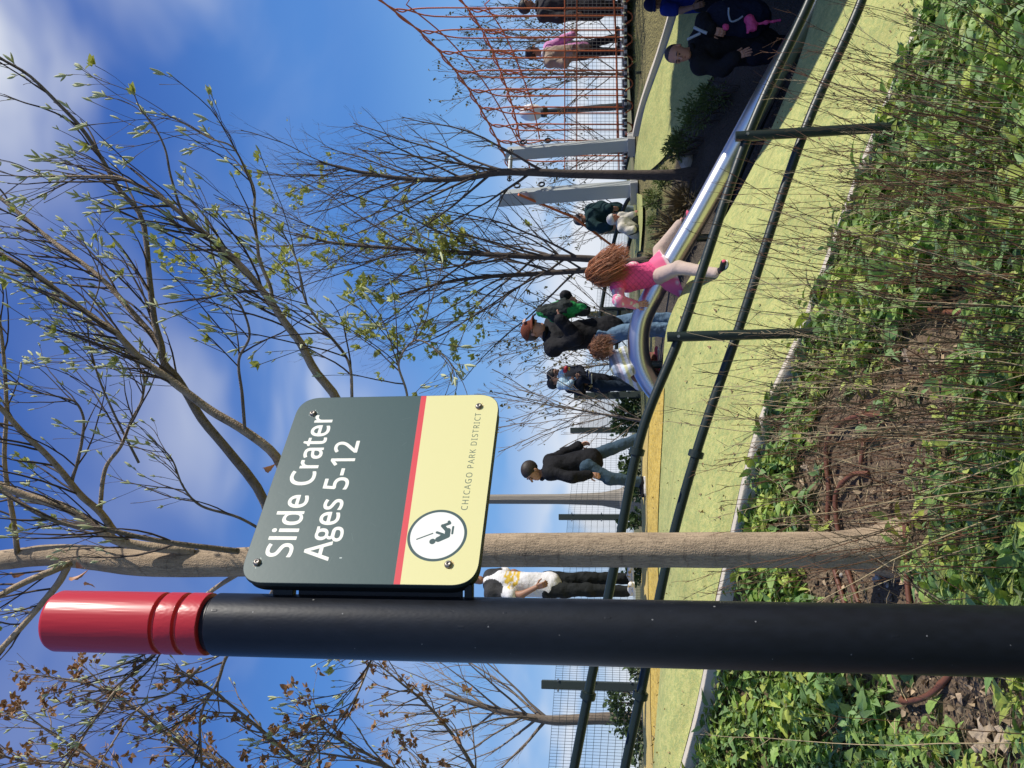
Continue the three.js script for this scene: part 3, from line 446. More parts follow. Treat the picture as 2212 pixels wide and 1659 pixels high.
// a swollen bud / small leaf as a few faces
const budGeo = new THREE.SphereGeometry(1, 7, 6); { const p = budGeo.attributes.position; for (let k = 0; k < p.count; k++) { const y = p.getY(k), w = y > 0 ? 1 - .35 * y * y : 1 - .62 * y * y; p.setXYZ(k, p.getX(k) * w, y, p.getZ(k) * w); } budGeo.computeVertexNormals(); }
function leafShape(serr = 3, fold = .25, droop = .25, wid = .5) {   // blade along +y, about 1 long
  const p = [0, 0, 0], u = [.5, 0], ix = [], N = 2 * serr + 2, wAt = (t) => wid * Math.sin(Math.PI * Math.pow(t, .75)) * (1 - .15 * t); let row = [];
  for (let k = 1; k <= N; k++) { const t = k / N, w = Math.max(.0, wAt(t)) * (k % 2 ? 1.08 : .9), z = -droop * t * t; row.push([t, w, z]); }
  const mid = [0]; const L = [], R = [];
  for (const [t, w, z] of row) { mid.push(p.length / 3); p.push(0, t, z); u.push(.5, t); L.push(p.length / 3); p.push(-w, t - .06 * w, z + fold * w); u.push(.5 - w, t); R.push(p.length / 3); p.push(w, t - .06 * w, z + fold * w); u.push(.5 + w, t); }
  for (let k = 0; k < N; k++) { const a = mid[k], b = mid[k + 1], l1 = L[k], r1 = R[k], l0 = k ? L[k - 1] : 0, r0 = k ? R[k - 1] : 0; ix.push(a, b, l1, a, r1, b); if (k) ix.push(a, l1, l0, a, r0, r1); }
  const g = new THREE.BufferGeometry(); g.setAttribute('position', new THREE.Float32BufferAttribute(p, 3)); g.setAttribute('uv', new THREE.Float32BufferAttribute(u, 2)); g.setIndex(ix); g.computeVertexNormals(); return g;
}
const leafSmall = leafShape(1, .3, .3, .36);
const orient = (pos, dir, s, spin, wx = 1) => { const y = dir.clone().normalize(), x = V3(Math.cos(spin), .3, Math.sin(spin)); x.addScaledVector(y, -x.dot(y)).normalize(); const z = V3().crossVectors(x, y); return frame(pos, x.multiplyScalar(s * wx), y.multiplyScalar(s), z.multiplyScalar(s * wx)); };
function wander(R, start, dir, len, n, wob, lift) { const pts = [start.clone()], d = dir.clone().normalize(); for (let k = 0; k < n; k++) { d.add(V3((R() - .5) * wob, (R() - .5) * wob + lift, (R() - .5) * wob)).normalize(); pts.push(pts[pts.length - 1].clone().addScaledVector(d, len / n)); } return pts; }
// side growth on a limb: shoots in pairs, bending up, ending in buds
function shoots(o, R, pts, r0, level) {
  const L = []; let tot = 0; for (let k = 1; k < pts.length; k++) tot += pts[k].distanceTo(pts[k - 1]);
  const count = Math.max(1, Math.round(tot * o.density[level] * (.8 + .4 * R())));
  for (let q = 0; q < count; q++) {
    const f = o.from + (1 - o.from) * ((q + R() * .9) / count), s = f * (pts.length - 1), k = Math.min(pts.length - 2, Math.floor(s)), p = pts[k].clone().lerp(pts[k + 1], s - k), T = pts[k + 1].clone().sub(pts[k]).normalize();
    const n = V3(R() - .5, R() - .5, R() - .5); n.addScaledVector(T, -n.dot(T)).normalize(); const ang = o.angle * (.7 + .6 * R());
    for (const sg of o.pairs && R() < .55 ? [1, -1] : [1]) {
      const d = T.clone().multiplyScalar(Math.cos(ang)).addScaledVector(n, Math.sin(ang) * sg).add(V3(0, o.up, 0)), len = o.len[level] * (.45 + .9 * R()) * (1 - .45 * f);
      if (len < .02) continue; const steps = level ? 4 : 6, w = wander(R, p, d, len, steps, o.wobble, o.lift), r = Math.min(r0(f) * .62, o.rad[level]);
      (level >= o.paleFrom ? o.twigs2 ?? o.twigs : o.twigs).tube(w, [r, r * .8, Math.max(o.tip, r * .35)], level ? 3 : 4, false);
      if (level + 1 < o.density.length) shoots(o, R, w, (t) => lerp(r, o.tip, t), level + 1);
      o.end?.(w[w.length - 1], w[w.length - 1].clone().sub(w[w.length - 2]).normalize(), R, level, w);
    }
  }
}
function budEnd(buds, size, chance = 1) { return (p, d, R, level, w) => {
  if (R() > chance) return; const s = size * (.6 + .8 * R());
  buds.add(budGeo, orient(p.clone().addScaledVector(d, s * .8), d.clone().add(V3(0, .15, 0)), s, R() * 6, .2));
  for (const sg of [1, -1]) if (R() < .7) { const n = V3(R() - .5, R() - .5, R() - .5).normalize(), q = s * (.5 + .4 * R()), dd = d.clone().multiplyScalar(.8).addScaledVector(n, .55 * sg); buds.add(budGeo, orient(p.clone().addScaledVector(dd.normalize(), q * .7), dd, q, R() * 6, .2)); }
  if (R() < .5 && w.length > 3) { const m = w[w.length - 2], n = V3(R() - .5, R(), R() - .5).normalize(), q = s * .55; buds.add(budGeo, orient(m.clone().addScaledVector(n, q * .7), n.add(d), q, R() * 6, .2)); }
}; }

// the young street tree in the bed, its limbs filling the sky
{
  const t = thing('budding_tree', 'young pale-barked tree with swelling green buds rooted in the bed behind the sign', 'tree'), R = rng(404);
  const trunk = [[1975, 1188, 4.0, 90], [1930, 1187, 4.0, 66], [1885, 1188, 4.0, 50], [1800, 1188, 4.0, 40], [1600, 1188, 4.02, 38], [1300, 1188, 4.06, 37], [1040, 1189, 4.1, 36], [760, 1200, 4.16, 34], [519, 1214, 4.2, 31], [310, 1216, 4.25, 28], [194, 1204, 4.3, 26], [108, 1199, 4.34, 23], [0, 1210, 4.4, 21], [-200, 1222, 4.5, 17], [-420, 1215, 4.6, 12]];
  const tp = smooth(trunk.map(([x, y, d]) => at(x, y, d)), 90), tr = trunk.map(([, , d, w]) => w / FOC * d);
  // root flare and slight unevenness
  const tb = new Tubes().tube(tp, (f) => { const s = f * (tr.length - 1), k = Math.min(tr.length - 2, Math.floor(s)); return lerp(tr[k], tr[k + 1], s - k) * (1 + .035 * noise(f * 40, 1)); }, 22); mesh('trunk', tb.geo(), barkPale, t);
  const limbs = [   // x, y in the photograph, distance; first and last half width in picture units
    [[[600, 1205, 4.2], [568, 1075, 4.1], [490, 970, 4.0], [436, 905, 3.95], [404, 851, 3.9], [381, 815, 3.88], [355, 785, 3.86], [348, 745, 3.85], [335, 700, 3.85], [327, 640, 3.84], [322, 592, 3.83], [304, 466, 3.82], [255, 406, 3.8], [225, 352, 3.78], [176, 277, 3.75], [127, 225, 3.72], [59, 160, 3.7], [0, 125, 3.68], [-60, 80, 3.66]], 15, 3],
    [[[348, 745, 3.87], [278, 666, 3.9], [235, 617, 3.92], [190, 578, 3.95], [114, 522, 4], [0, 427, 4.05], [-120, 340, 4.1]], 9.5, 6],
    [[[640, 1200, 4.16], [601, 993, 3.75], [529, 931, 3.72], [457, 888, 3.7], [405, 849, 3.68], [353, 810, 3.66], [313, 783, 3.64], [271, 741, 3.62], [255, 723, 3.6], [196, 682, 3.58], [131, 633, 3.55], [65, 584, 3.52], [0, 548, 3.5], [-80, 500, 3.46]], 14, 5],
    [[[529, 931, 3.72], [523, 852, 3.6], [516, 777, 3.55], [539, 725, 3.5], [520, 660, 3.45], [490, 620, 3.42], [462, 560, 3.4], [450, 500, 3.38]], 5.5, 1.6],
    [[[700, 1190, 4.15], [735, 880, 3.6], [678, 797, 3.5], [647, 738, 3.45], [614, 695, 3.42], [588, 656, 3.4], [549, 607, 3.38], [510, 568, 3.36], [467, 525, 3.34], [431, 495, 3.32], [385, 456, 3.3], [336, 420, 3.28], [294, 398, 3.26], [252, 383, 3.25], [183, 381, 3.24], [72, 381, 3.22], [58, 382, 3.22]], 13, 1.8],
    [[[588, 656, 3.4], [585, 624, 3.38], [560, 560, 3.36], [556, 525, 3.35], [549, 460, 3.34], [549, 411, 3.33], [529, 362, 3.32], [500, 316, 3.3], [457, 300, 3.28], [392, 264, 3.26], [362, 250, 3.25]], 6.5, 1.6],
    [[[431, 495, 3.32], [405, 480, 3.3], [370, 385, 3.25], [356, 320, 3.22], [331, 270, 3.2], [305, 238, 3.18], [290, 205, 3.17]], 5, 1.5],
    [[[420, 1190, 4.2], [387, 1187, 4.18], [300, 1178, 4.15], [248, 1166, 4.12], [194, 1129, 4.1], [136, 1094, 4.08], [58, 1071, 4.06], [0, 1048, 4.05], [-90, 1000, 4.02]], 16, 10],
    [[[248, 1150, 4.12], [215, 1105, 4.05], [176, 1071, 4.0], [131, 1016, 3.96], [95, 977, 3.94], [49, 934, 3.92], [0, 880, 3.9], [-70, 820, 3.88]], 11.5, 7],
    [[[515, 1191, 4.0], [450, 1183, 3.9], [387, 1175, 3.82], [300, 1160, 3.75], [232, 1144, 3.7], [163, 1137, 3.66], [97, 1117, 3.62], [0, 1059, 3.6], [-50, 1030, 3.58]], 9.5, 4.5],
    [[[170, 1208, 4.3], [116, 1232, 4.2], [60, 1255, 4.15], [0, 1286, 4.1], [-80, 1330, 4.05]], 11, 8],
    [[[150, 1215, 4.3], [128, 1257, 4.35], [77, 1319, 4.4], [0, 1404, 4.45], [-90, 1480, 4.5]], 12, 8],
    [[[200, 1090, 4.08], [157, 1052, 4.0], [167, 1000, 3.95], [177, 951, 3.92], [180, 902, 3.9], [163, 869, 3.88], [134, 859, 3.86], [60, 840, 3.82], [10, 800, 3.8]], 6.5, 1.6],
    [[[215, 1110, 4.06], [229, 1009, 4.0], [261, 964, 3.98], [284, 908, 3.95], [307, 862, 3.92], [310, 813, 3.9], [294, 784, 3.88], [262, 760, 3.86]], 7, 1.6],
    [[[560, 1212, 4.22], [440, 1290, 4.35], [372, 1370, 4.4], [334, 1412, 4.4], [265, 1474, 4.4], [200, 1560, 4.4], [150, 1640, 4.4], [90, 1720, 4.4]], 8, 2.5],
    [[[620, 1212, 4.25], [560, 1330, 4.45], [489, 1419, 4.5], [470, 1474, 4.5], [435, 1539, 4.5], [435, 1659, 4.5], [430, 1760, 4.5]], 7, 3.5],
    [[[435, 1440, 4.45], [380, 1490, 4.4], [300, 1530, 4.38], [240, 1610, 4.36], [200, 1680, 4.34]], 4.5, 1.8],
    [[[860, 1200, 4.15], [840, 1330, 4.3], [800, 1430, 4.35], [760, 1520, 4.35], [690, 1600, 4.35], [640, 1700, 4.35]], 5, 2],
    [[[640, 1195, 4.1], [520, 1120, 3.9], [430, 1090, 3.8], [395, 1050, 3.75], [370, 990, 3.72], [330, 950, 3.7]], 5, 1.6],
    [[[850, 1175, 4.05], [880, 860, 3.5], [862, 780, 3.4], [900, 735, 3.36], [960, 770, 3.35], [985, 800, 3.35]], 4, 1.4],
    [[[740, 1180, 4.1], [760, 850, 3.5], [752, 780, 3.45], [705, 715, 3.4], [660, 650, 3.36], [640, 560, 3.3], [610, 500, 3.28]], 5, 1.6],
    [[[300, 1000, 4.0], [240, 880, 3.95], [205, 790, 3.9], [190, 700, 3.88], [215, 600, 3.86], [180, 520, 3.84]], 4, 1.5],
    [[[40, 1215, 4.35], [30, 1130, 4.3], [10, 1000, 4.25], [14, 880, 4.2], [5, 740, 4.15], [-10, 640, 4.1]], 9, 4],
  ];
  const twigs = new Tubes(), twigs2 = new Tubes(), buds = new Tubes(), young = new Tubes();
  const be = budEnd(buds, .025, .85), end = (p, d, Q, level, w) => { be(p, d, Q, level, w); if (Q() < .05) for (let k = 0; k < 6; k++) { const n = V3(Q() - .5, Q() - .5, Q() - .5).normalize().multiplyScalar(.8).add(d); young.add(leafSmall, orient(p.clone().addScaledVector(d, .008), n, .022 + .02 * Q(), Q() * 6)); } };
  const o = { density: [7.4, 5], len: [.5, .2], rad: [.0056, .003], tip: .0016, angle: .62, up: .42, lift: .07, wobble: .26, from: .22, pairs: true, twigs, twigs2, paleFrom: 1, end };
  limbs.forEach(([L, w0, w1], n) => {
    const p = smooth(L.map((q) => at(...q)), 60), d0 = L[0][2], r0 = w0 / FOC * d0 * .72, r1 = w1 / FOC * d0 * .72, rr = (f) => lerp(r0, r1, Math.pow(f, .8)); mesh('limb', new Tubes().tube(p, (f) => rr(f) * (1 + .05 * noise(f * 30, n)), 10).geo(), n % 3 === 0 ? barkGrey : barkPale, t);
    shoots(o, R, p, rr, 0);
    if (w1 < 4) { const e = p[p.length - 1], dd = e.clone().sub(p[p.length - 2]).normalize(); end(e, dd, R, 1, p); }
  });
  stuff(mesh('twigs', mergeGeometries([twigs.geo(), twigs2.geo()]), twigMat, t)); stuff(mesh('buds', buds.geo(), budMat, t)); if (!young.empty) stuff(mesh('young_leaves', young.geo(), leafYoung, t));
  for (const [x, y, d, s] of [[570, 1012, 3.7, .05], [165, 1228, 4.1, .07], [150, 1246, 4.05, .08], [25, 1236, 4.2, .06], [182, 1265, 4.15, .055]]) {
    const lf = leafShape(3, .6, .7, .42), m = mesh('dead_leaf', lf, leafTan, t); m.applyMatrix4(orient(at(x, y, d), V3(R() - .5, -.8, R() - .5), s, R() * 6)); m.userData.label = 'curled dry orange leaf still hanging';
  }
}
// brown-leafed shrubby tree at the far side of the post
{
  const t = thing('brown_leaf_tree', 'leaning tree with tufts of brown young leaves beside the bed', 'tree'), R = rng(909);
  const base = at(1700, 1990, 4.6); base.y = ground(base.x, base.z) - .1;
  const trunkP = smooth([base, at(1300, 1960, 4.7), at(1000, 1900, 4.8), at(700, 1850, 4.9)], 30); mesh('trunk', new Tubes().tube(trunkP, [.075, .06, .05, .035], 12).geo(), barkGrey, t);
  const twigs = new Tubes(), tufts = new Tubes(), buds = new Tubes();
  const end = (p, d, Q) => { const n = Q() < .45 ? 5 + Math.floor(5 * Q()) : 0; for (let k = 0; k < n; k++) { const v = V3(Q() - .5, Q() - .6, Q() - .5).normalize().multiplyScalar(.9).add(d.clone().multiplyScalar(.4)); tufts.add(leafSmall, orient(p.clone().add(V3((Q() - .5) * .03, (Q() - .5) * .03, (Q() - .5) * .03)), v, .022 + .022 * Q(), Q() * 6, 1.1)); } if (Q() < .4) buds.add(budGeo, orient(p, d, .016, Q() * 6, .3)); };
  const limbs = [[[1250, 1950, 4.7], [1100, 1800, 4.8], [1000, 1620, 4.85], [930, 1530, 4.85], [860, 1470, 4.8], [815, 1432, 4.8]], [[1100, 1920, 4.75], [960, 1760, 4.7], [830, 1650, 4.7], [720, 1590, 4.65], [690, 1560, 4.6]], [[1000, 1900, 4.8], [800, 1760, 4.6], [640, 1640, 4.5], [520, 1540, 4.45], [440, 1480, 4.4], [360, 1440, 4.4]], [[900, 1890, 4.85], [600, 1760, 4.7], [440, 1650, 4.65], [330, 1560, 4.6], [250, 1500, 4.6]], [[800, 1870, 4.9], [500, 1790, 4.8], [280, 1680, 4.8], [120, 1590, 4.8], [40, 1530, 4.8]], [[1150, 1930, 4.75], [1050, 1780, 4.4], [900, 1680, 4.3], [770, 1640, 4.25], [640, 1620, 4.2]], [[760, 1860, 4.9], [420, 1760, 5], [200, 1660, 5], [30, 1640, 5], [-60, 1600, 5]], [[700, 1850, 4.9], [560, 1700, 5.1], [400, 1600, 5.2], [200, 1480, 5.2], [90, 1460, 5.2]]];
  const o = { density: [7, 7], len: [.4, .15], rad: [.005, .0025], tip: .0013, angle: .7, up: .3, lift: .06, wobble: .4, from: .3, pairs: true, twigs, paleFrom: 9, end };
  limbs.forEach((L) => { const p = smooth(L.map((q) => at(...q)), 40), rr = (f) => lerp(.016, .0035, f); mesh('limb', new Tubes().tube(p, rr, 7).geo(), barkGrey, t); shoots(o, R, p, rr, 0); });
  stuff(mesh('twigs', twigs.geo(), twigPale, t)); stuff(mesh('young_leaves', tufts.geo(), leafBrown, t)); stuff(mesh('buds', buds.geo(), budMat, t));
}
// distant and middle trees: trunk from surveyed points, limbs grown
function bareTree(name, label, trunkPts, w0, w1, seed, opt) {
  const t = thing(name, label, 'tree', opt.group), R = rng(seed), p = smooth(trunkPts.map((q) => at(...q)), 30), d = trunkPts[0][2];
  const g0 = p[0]; g0.y = Math.min(g0.y, ground(g0.x, g0.z)) - .12; const r0 = w0 / FOC * d, r1 = w1 / FOC * d;
  mesh('trunk', new Tubes().tube(p, (f) => lerp(r0 * (f < .06 ? 1.35 : 1), r1, f), 10).geo(), opt.bark ?? barkDark, t);
  const twigs = new Tubes(), lv = new Tubes(), limbN = opt.limbs;
  const o = { density: opt.density, len: opt.len, rad: [.008, .0042, .0026], tip: opt.tip ?? .0013, angle: opt.angle ?? .6, up: opt.up ?? .16, lift: .035, wobble: .3, from: .15, pairs: false, twigs, paleFrom: 9, end: (q, dd, Q, level) => { if (opt.leaf && level >= 1 && Q() < opt.leaf(q)) for (let k = 0; k < (opt.tuft ?? 4); k++) { const v = V3(Q() - .5, Q() - .4, Q() - .5).normalize().add(dd.clone().multiplyScalar(.6)); lv.add(leafSmall, orient(q.clone().add(V3((Q() - .5) * .06, (Q() - .5) * .06, (Q() - .5) * .06)), v, (opt.leafSize ?? .05) * (.6 + .8 * Q()), Q() * 6, 1.1)); } } };
  for (let k = 0; k < limbN; k++) {
    const f = lerp(opt.low, .97, (k + .5 * R()) / limbN), s = f * 30, i = Math.min(29, Math.floor(s)), q = p[i].clone().lerp(p[i + 1], s - i), az = k * 2.4 + R() * .8, lean = opt.lean * (1 - .45 * f) * (.8 + .4 * R());
    const dir = V3(Math.cos(az) * lean, 1, Math.sin(az) * lean).normalize(), len = opt.reach * (1 - .5 * f) * (.7 + .5 * R()), L = wander(R, q, dir, len, 9, .2, .05), rl = lerp(r0, r1, f) * .42, rr = (x) => lerp(rl, .005, Math.pow(x, .7));
    mesh('limb', new Tubes().tube(L, rr, 6).geo(), opt.bark ?? barkDark, t); shoots(o, R, L, rr, 0);
  }
  shoots(o, R, p.slice(Math.floor(opt.low * 30)), () => r1, 0);
  stuff(mesh('twigs', twigs.geo(), opt.twigMat ?? twigMid, t)); if (!lv.empty) stuff(mesh('young_leaves', lv.geo(), opt.leafMat ?? leafYoung, t)); return t;
}
bareTree('bare_tree', 'slim dark bare tree rising beside the steel bridge pylon', [[1515, 376, 10], [1400, 378, 10], [1250, 376, 10], [1080, 372, 10], [1000, 385, 10], [900, 388, 10], [780, 372, 10], [690, 350, 10]], 12.5, 2.2, 101, { limbs: 22, low: .34, lean: .85, reach: 2.3, density: [6, 6, 5], len: [.62, .34, .16], leaf: () => .05, leafSize: .03, tuft: 2 });
const yellowLeafy = (q) => fbm(q.x * 1.1, q.y * 1.1, q.z * 1.1 + 3, 2) + (q.y > 4.3 ? -.02 : q.y > 3.4 ? -.16 : -.5) > .06 ? .55 : .01;
bareTree('leafing_tree', 'twin-stemmed dark tree opening yellow-green leaves behind the girl in pink', [[1420, 566, 11], [1330, 566, 11], [1285, 560, 11], [1200, 556, 11], [1100, 552, 11], [980, 545, 11], [850, 536, 11], [720, 525, 11], [640, 505, 11]], 10, 2, 202, { limbs: 22, low: .3, lean: 1.05, reach: 3.0, density: [5.5, 6, 5], len: [.75, .38, .17], leaf: yellowLeafy, leafSize: .06, tuft: 9 });
bareTree('leafing_tree', 'second stem clump of yellow-green tree leaning toward the man in cap', [[1420, 578, 11.1], [1310, 580, 11.1], [1250, 585, 11.1], [1150, 592, 11.1], [1050, 598, 11], [960, 610, 11], [850, 640, 10.9]], 8.5, 2, 303, { limbs: 14, low: .28, lean: 1.1, reach: 2.3, density: [5.5, 6, 5], len: [.7, .36, .17], leaf: yellowLeafy, leafSize: .06, tuft: 9 });
bareTree('bare_tree', 'grey forked bare tree beyond the wire fence at its near end', [[1400, 1552, 13], [1300, 1552, 13], [1200, 1556, 13], [1160, 1552, 13], [1060, 1530, 13], [960, 1500, 13]], 15, 4, 414, { limbs: 15, low: .45, lean: 1.3, reach: 2.9, density: [3.6, 5, 4], len: [.8, .4, .2], bark: barkGrey, twigMat: twigPale });
const budBrown = new THREE.MeshPhysicalMaterial({ color: lin(.17, .15, .05), roughness: .85, transmission: .25, thickness: 0, side: THREE.DoubleSide });
const bush = (label, base, h, seed, opt) => { const [x, y, d] = base; return bareTree('budding_shrub', label, [[x, y, d], [x - h * .3, y + (opt.sx ?? 0) * .3, d], [x - h * .7, y + (opt.sx ?? 0) * .7, d], [x - h, y + (opt.sx ?? 0), d]], 3.2, 1, seed, { limbs: opt.n ?? 14, low: .03, lean: opt.lean ?? .8, reach: opt.reach ?? 1.5, density: [5, 5], len: [.4, .18], leaf: () => opt.leafy ?? .5, leafSize: .045, tuft: 3, leafMat: budBrown, tip: .0025, group: 'budding shrubs', bark: barkGrey, twigMat: opt.pale ? twigPale : twigMat }); };
bush('brownish budding shrub spreading behind the man in the red cap', [1385, 690, 12.4], 260, 11, { sx: 40, n: 22, lean: 1.1, reach: 2.0, leafy: .8 });
bush('budding shrub between the wire fence and the man holding the bundle', [1385, 780, 13.4], 150, 12, { sx: 15, n: 18, lean: 1.3, reach: 1.7, leafy: .8 });
bush('arching bare twig shrub in front of the fence beside the boy', [1400, 912, 9.4], 230, 13, { sx: -40, n: 16, lean: .9, reach: 1.35, leafy: .12, pale: true });
bush('thin budding shrub behind the bridge pylon gap', [1368, 470, 15.5], 170, 14, { n: 18, lean: 1.2, reach: 1.6, leafy: .35 });
bush('tall budding shrub seen through the orange netting below the loops', [1350, 160, 15], 300, 15, { n: 24, lean: .9, reach: 2.2, leafy: .8 });
bush('budding shrub behind the woman crossing the rope bridge', [1350, 90, 15.5], 290, 16, { n: 20, lean: .9, reach: 2.1, leafy: .7 });
bush('low budding shrub at the pylon end of the rope bridge', [1352, 330, 15], 150, 17, { n: 18, lean: 1.1, reach: 1.5, leafy: .5 });
bush('grey twig shrub at the edge of the netting beside dark coated visitor', [1350, 15, 16], 260, 18, { n: 18, lean: .9, reach: 2, leafy: .6 });

// evergreen and leafy shrubs: many small leaves through the volume
const leafGreen = new THREE.MeshPhysicalMaterial({ color: lin(.075, .13, .03), roughness: .7, transmission: .25, thickness: 0, side: THREE.DoubleSide }), leafDark = new THREE.MeshPhysicalMaterial({ color: lin(.045, .075, .022), roughness: .7, transmission: .2, thickness: 0, side: THREE.DoubleSide }), leafLight = new THREE.MeshPhysicalMaterial({ color: lin(.15, .205, .04), roughness: .75, transmission: .3, thickness: 0, side: THREE.DoubleSide });
function leafShrub(name, label, blobs, m, seed, leaf, dens, group) {
  const t = thing(name, label, 'shrub', group), R = rng(seed), tb = new Tubes(), st = new Tubes();
  for (const [x, y, d, rx, ry] of blobs) {
    const c = at(x, y, d), a = rx / FOC * d, b = ry / FOC * d, n = Math.round(dens * 9 * a * b); const g = ground(c.x, c.z);
    for (let k = 0; k < 5; k++) st.tube([V3(c.x + (R() - .5) * b, g - .05, c.z + (R() - .5) * b), V3(c.x + (R() - .5) * b * 1.5, c.y + (R() - .2) * a, c.z + (R() - .5) * b * 1.5)], [.012, .005], 4, false);
    for (let k = 0; k < n; k++) { const v = V3(R() * 2 - 1, R() * 2 - 1, R() * 2 - 1); const l = v.length(); if (l > 1 || l < .25) { k -= .5; continue; } const lump = .75 + .5 * fbm(v.x * 2.3 + x, v.y * 2.3, v.z * 2.3 + y, 3) * 2; const p = V3(c.x + v.x * b * lump, c.y + v.y * a * lump, c.z + v.z * b * lump); if (p.y < ground(p.x, p.z)) continue; tb.add(leafSmall, orient(p, v.clone().add(V3((R() - .5), R() * .8, (R() - .5))), leaf * (.6 + .8 * R()), R() * 6, name === 'juniper' ? .55 : name === 'dry_grass_mound' ? .14 : 1.3)); }
  }
  stuff(mesh('foliage', tb.geo(), m, t)); mesh('stems', st.geo(), barkDark, t); return t;
}
leafShrub('evergreen_shrub', 'dark leafy evergreen filling the fence foot beside the crest', [[1350, 905, 13.6, 38, 40], [1362, 870, 13.4, 30, 30]], leafGreen, 21, .06, 900, 'evergreen shrubs');
leafShrub('evergreen_shrub', 'leafy evergreen behind the legs of the walking boy', [[1362, 1010, 12.5, 30, 36], [1376, 1060, 12, 22, 28]], leafGreen, 22, .06, 900, 'evergreen shrubs');
leafShrub('evergreen_shrub', 'small evergreen sprig by the fence post next to the lamp column', [[1350, 1130, 12, 22, 14], [1375, 1120, 12, 16, 24], [1372, 1240, 11.5, 24, 30]], leafGreen, 23, .06, 900, 'evergreen shrubs');
leafShrub('evergreen_shrub', 'climbing evergreen on the wire fence below the grey forked tree', [[1340, 1510, 10.6, 40, 30], [1350, 1560, 10.6, 35, 40], [1375, 1600, 10.4, 24, 60], [1375, 1450, 10.4, 22, 24]], leafGreen, 24, .055, 700, 'evergreen shrubs');
leafShrub('juniper', 'bright juniper mound on the grass slope under the rope bridge', [[1388, 70, 12.6, 26, 34], [1382, 20, 12.6, 22, 30]], leafLight, 25, .038, 4200, 'junipers');
leafShrub('juniper', 'smaller bright juniper on the slope near the visitor in blue', [[1386, 125, 12.8, 20, 16], [1384, 150, 12.9, 12, 12]], leafLight, 26, .038, 4200, 'junipers');
leafShrub('juniper', 'dark juniper at the foot of the slim bare tree', [[1432, 385, 10.3, 26, 30], [1460, 320, 10.1, 34, 34]], leafLight, 27, .038, 4200, 'junipers');
leafShrub('juniper', 'dark spreading juniper in the shaded crater behind the bald man', [[1500, 250, 9.7, 40, 44], [1535, 210, 9.5, 44, 40], [1470, 300, 10, 30, 30]], leafLight, 28, .038, 3600, 'junipers');
leafShrub('juniper', 'dark juniper below the toddler in white hood', [[1408, 430, 11.2, 22, 30], [1412, 480, 11.2, 16, 20]], leafLight, 29, .038, 4200, 'junipers');
leafShrub('dry_grass_mound', 'mound of dry brown grass beside the raised leg of the girl', [[1455, 500, 9.6, 26, 40], [1440, 560, 9.8, 24, 40], [1480, 440, 9.5, 26, 40]], mat(.17, .13, .06, .9, { side: THREE.DoubleSide }), 30, .17, 2600);
{ // pale boulder in the crater
  const g = new THREE.IcosahedronGeometry(.11, 3), p = g.attributes.position; for (let k = 0; k < p.count; k++) { const v = V3().fromBufferAttribute(p, k), s = 1 + .25 * fbm(v.x * 9, v.y * 9, v.z * 9, 3) * 2; p.setXYZ(k, v.x * s * 1.2, v.y * s * .8, v.z * s); } g.computeVertexNormals(); const q = onGround(1492, 345, 8); tag(mesh('boulder', g, concrete), 'pale boulder lying in the shaded crater planting', 'boulder').position.copy(q).add(V3(0, .05, 0));
}

// ---------------------------------------------------------------- the planted bed: leafy weeds, twiggy shrubs, litter, drip hoses
const bare = [[1900, 1180, .5], [1850, 950, .48], [1860, 1060, .42], [1830, 1000, .3], [1960, 1000, .4], [1985, 780, .3], [2080, 680, .3], [2020, 900, .28], [1840, 1290, .25], [1930, 1290, .3], [2040, 1480, .3], [2120, 1560, .35], [2000, 1520, .25], [1880, 1200, .3]].map(([x, y, r]) => { const p = onGround(x, y); return [p.x, p.z, r]; });
const bareness = (x, z) => { let m = 0; for (const [a, b, r] of bare) m = Math.max(m, Math.exp(-((x - a) ** 2 + (z - b) ** 2) / (r * r * .7))); return m; };
const kerbPts = smooth(nearLine, 120), kerbZ = (x) => { let b = kerbPts[0]; for (const p of kerbPts) if (Math.abs(p.x - x) < Math.abs(b.x - x)) b = p; return b.z; };
const leafTexA = (() => { const a = tileNoise(81, 9), b = tileNoise(82, 40); return tex(128, 128, (u, v) => { const vein = Math.min(Math.abs(u - .5) * 22, Math.abs(((v * 5 + Math.abs(u - .5) * 3.2) % 1) - .5) * 9 + .4, 1), k = (.72 + .28 * vein) * (.85 + .25 * a(u, v) + .1 * b(u, v)); return [k, k, k * .95]; }, { srgb: true }); })();
const weedMat = new THREE.MeshPhysicalMaterial({ color: 0xffffff, map: leafTexA, roughness: .6, transmission: .42, thickness: 0, side: THREE.DoubleSide });
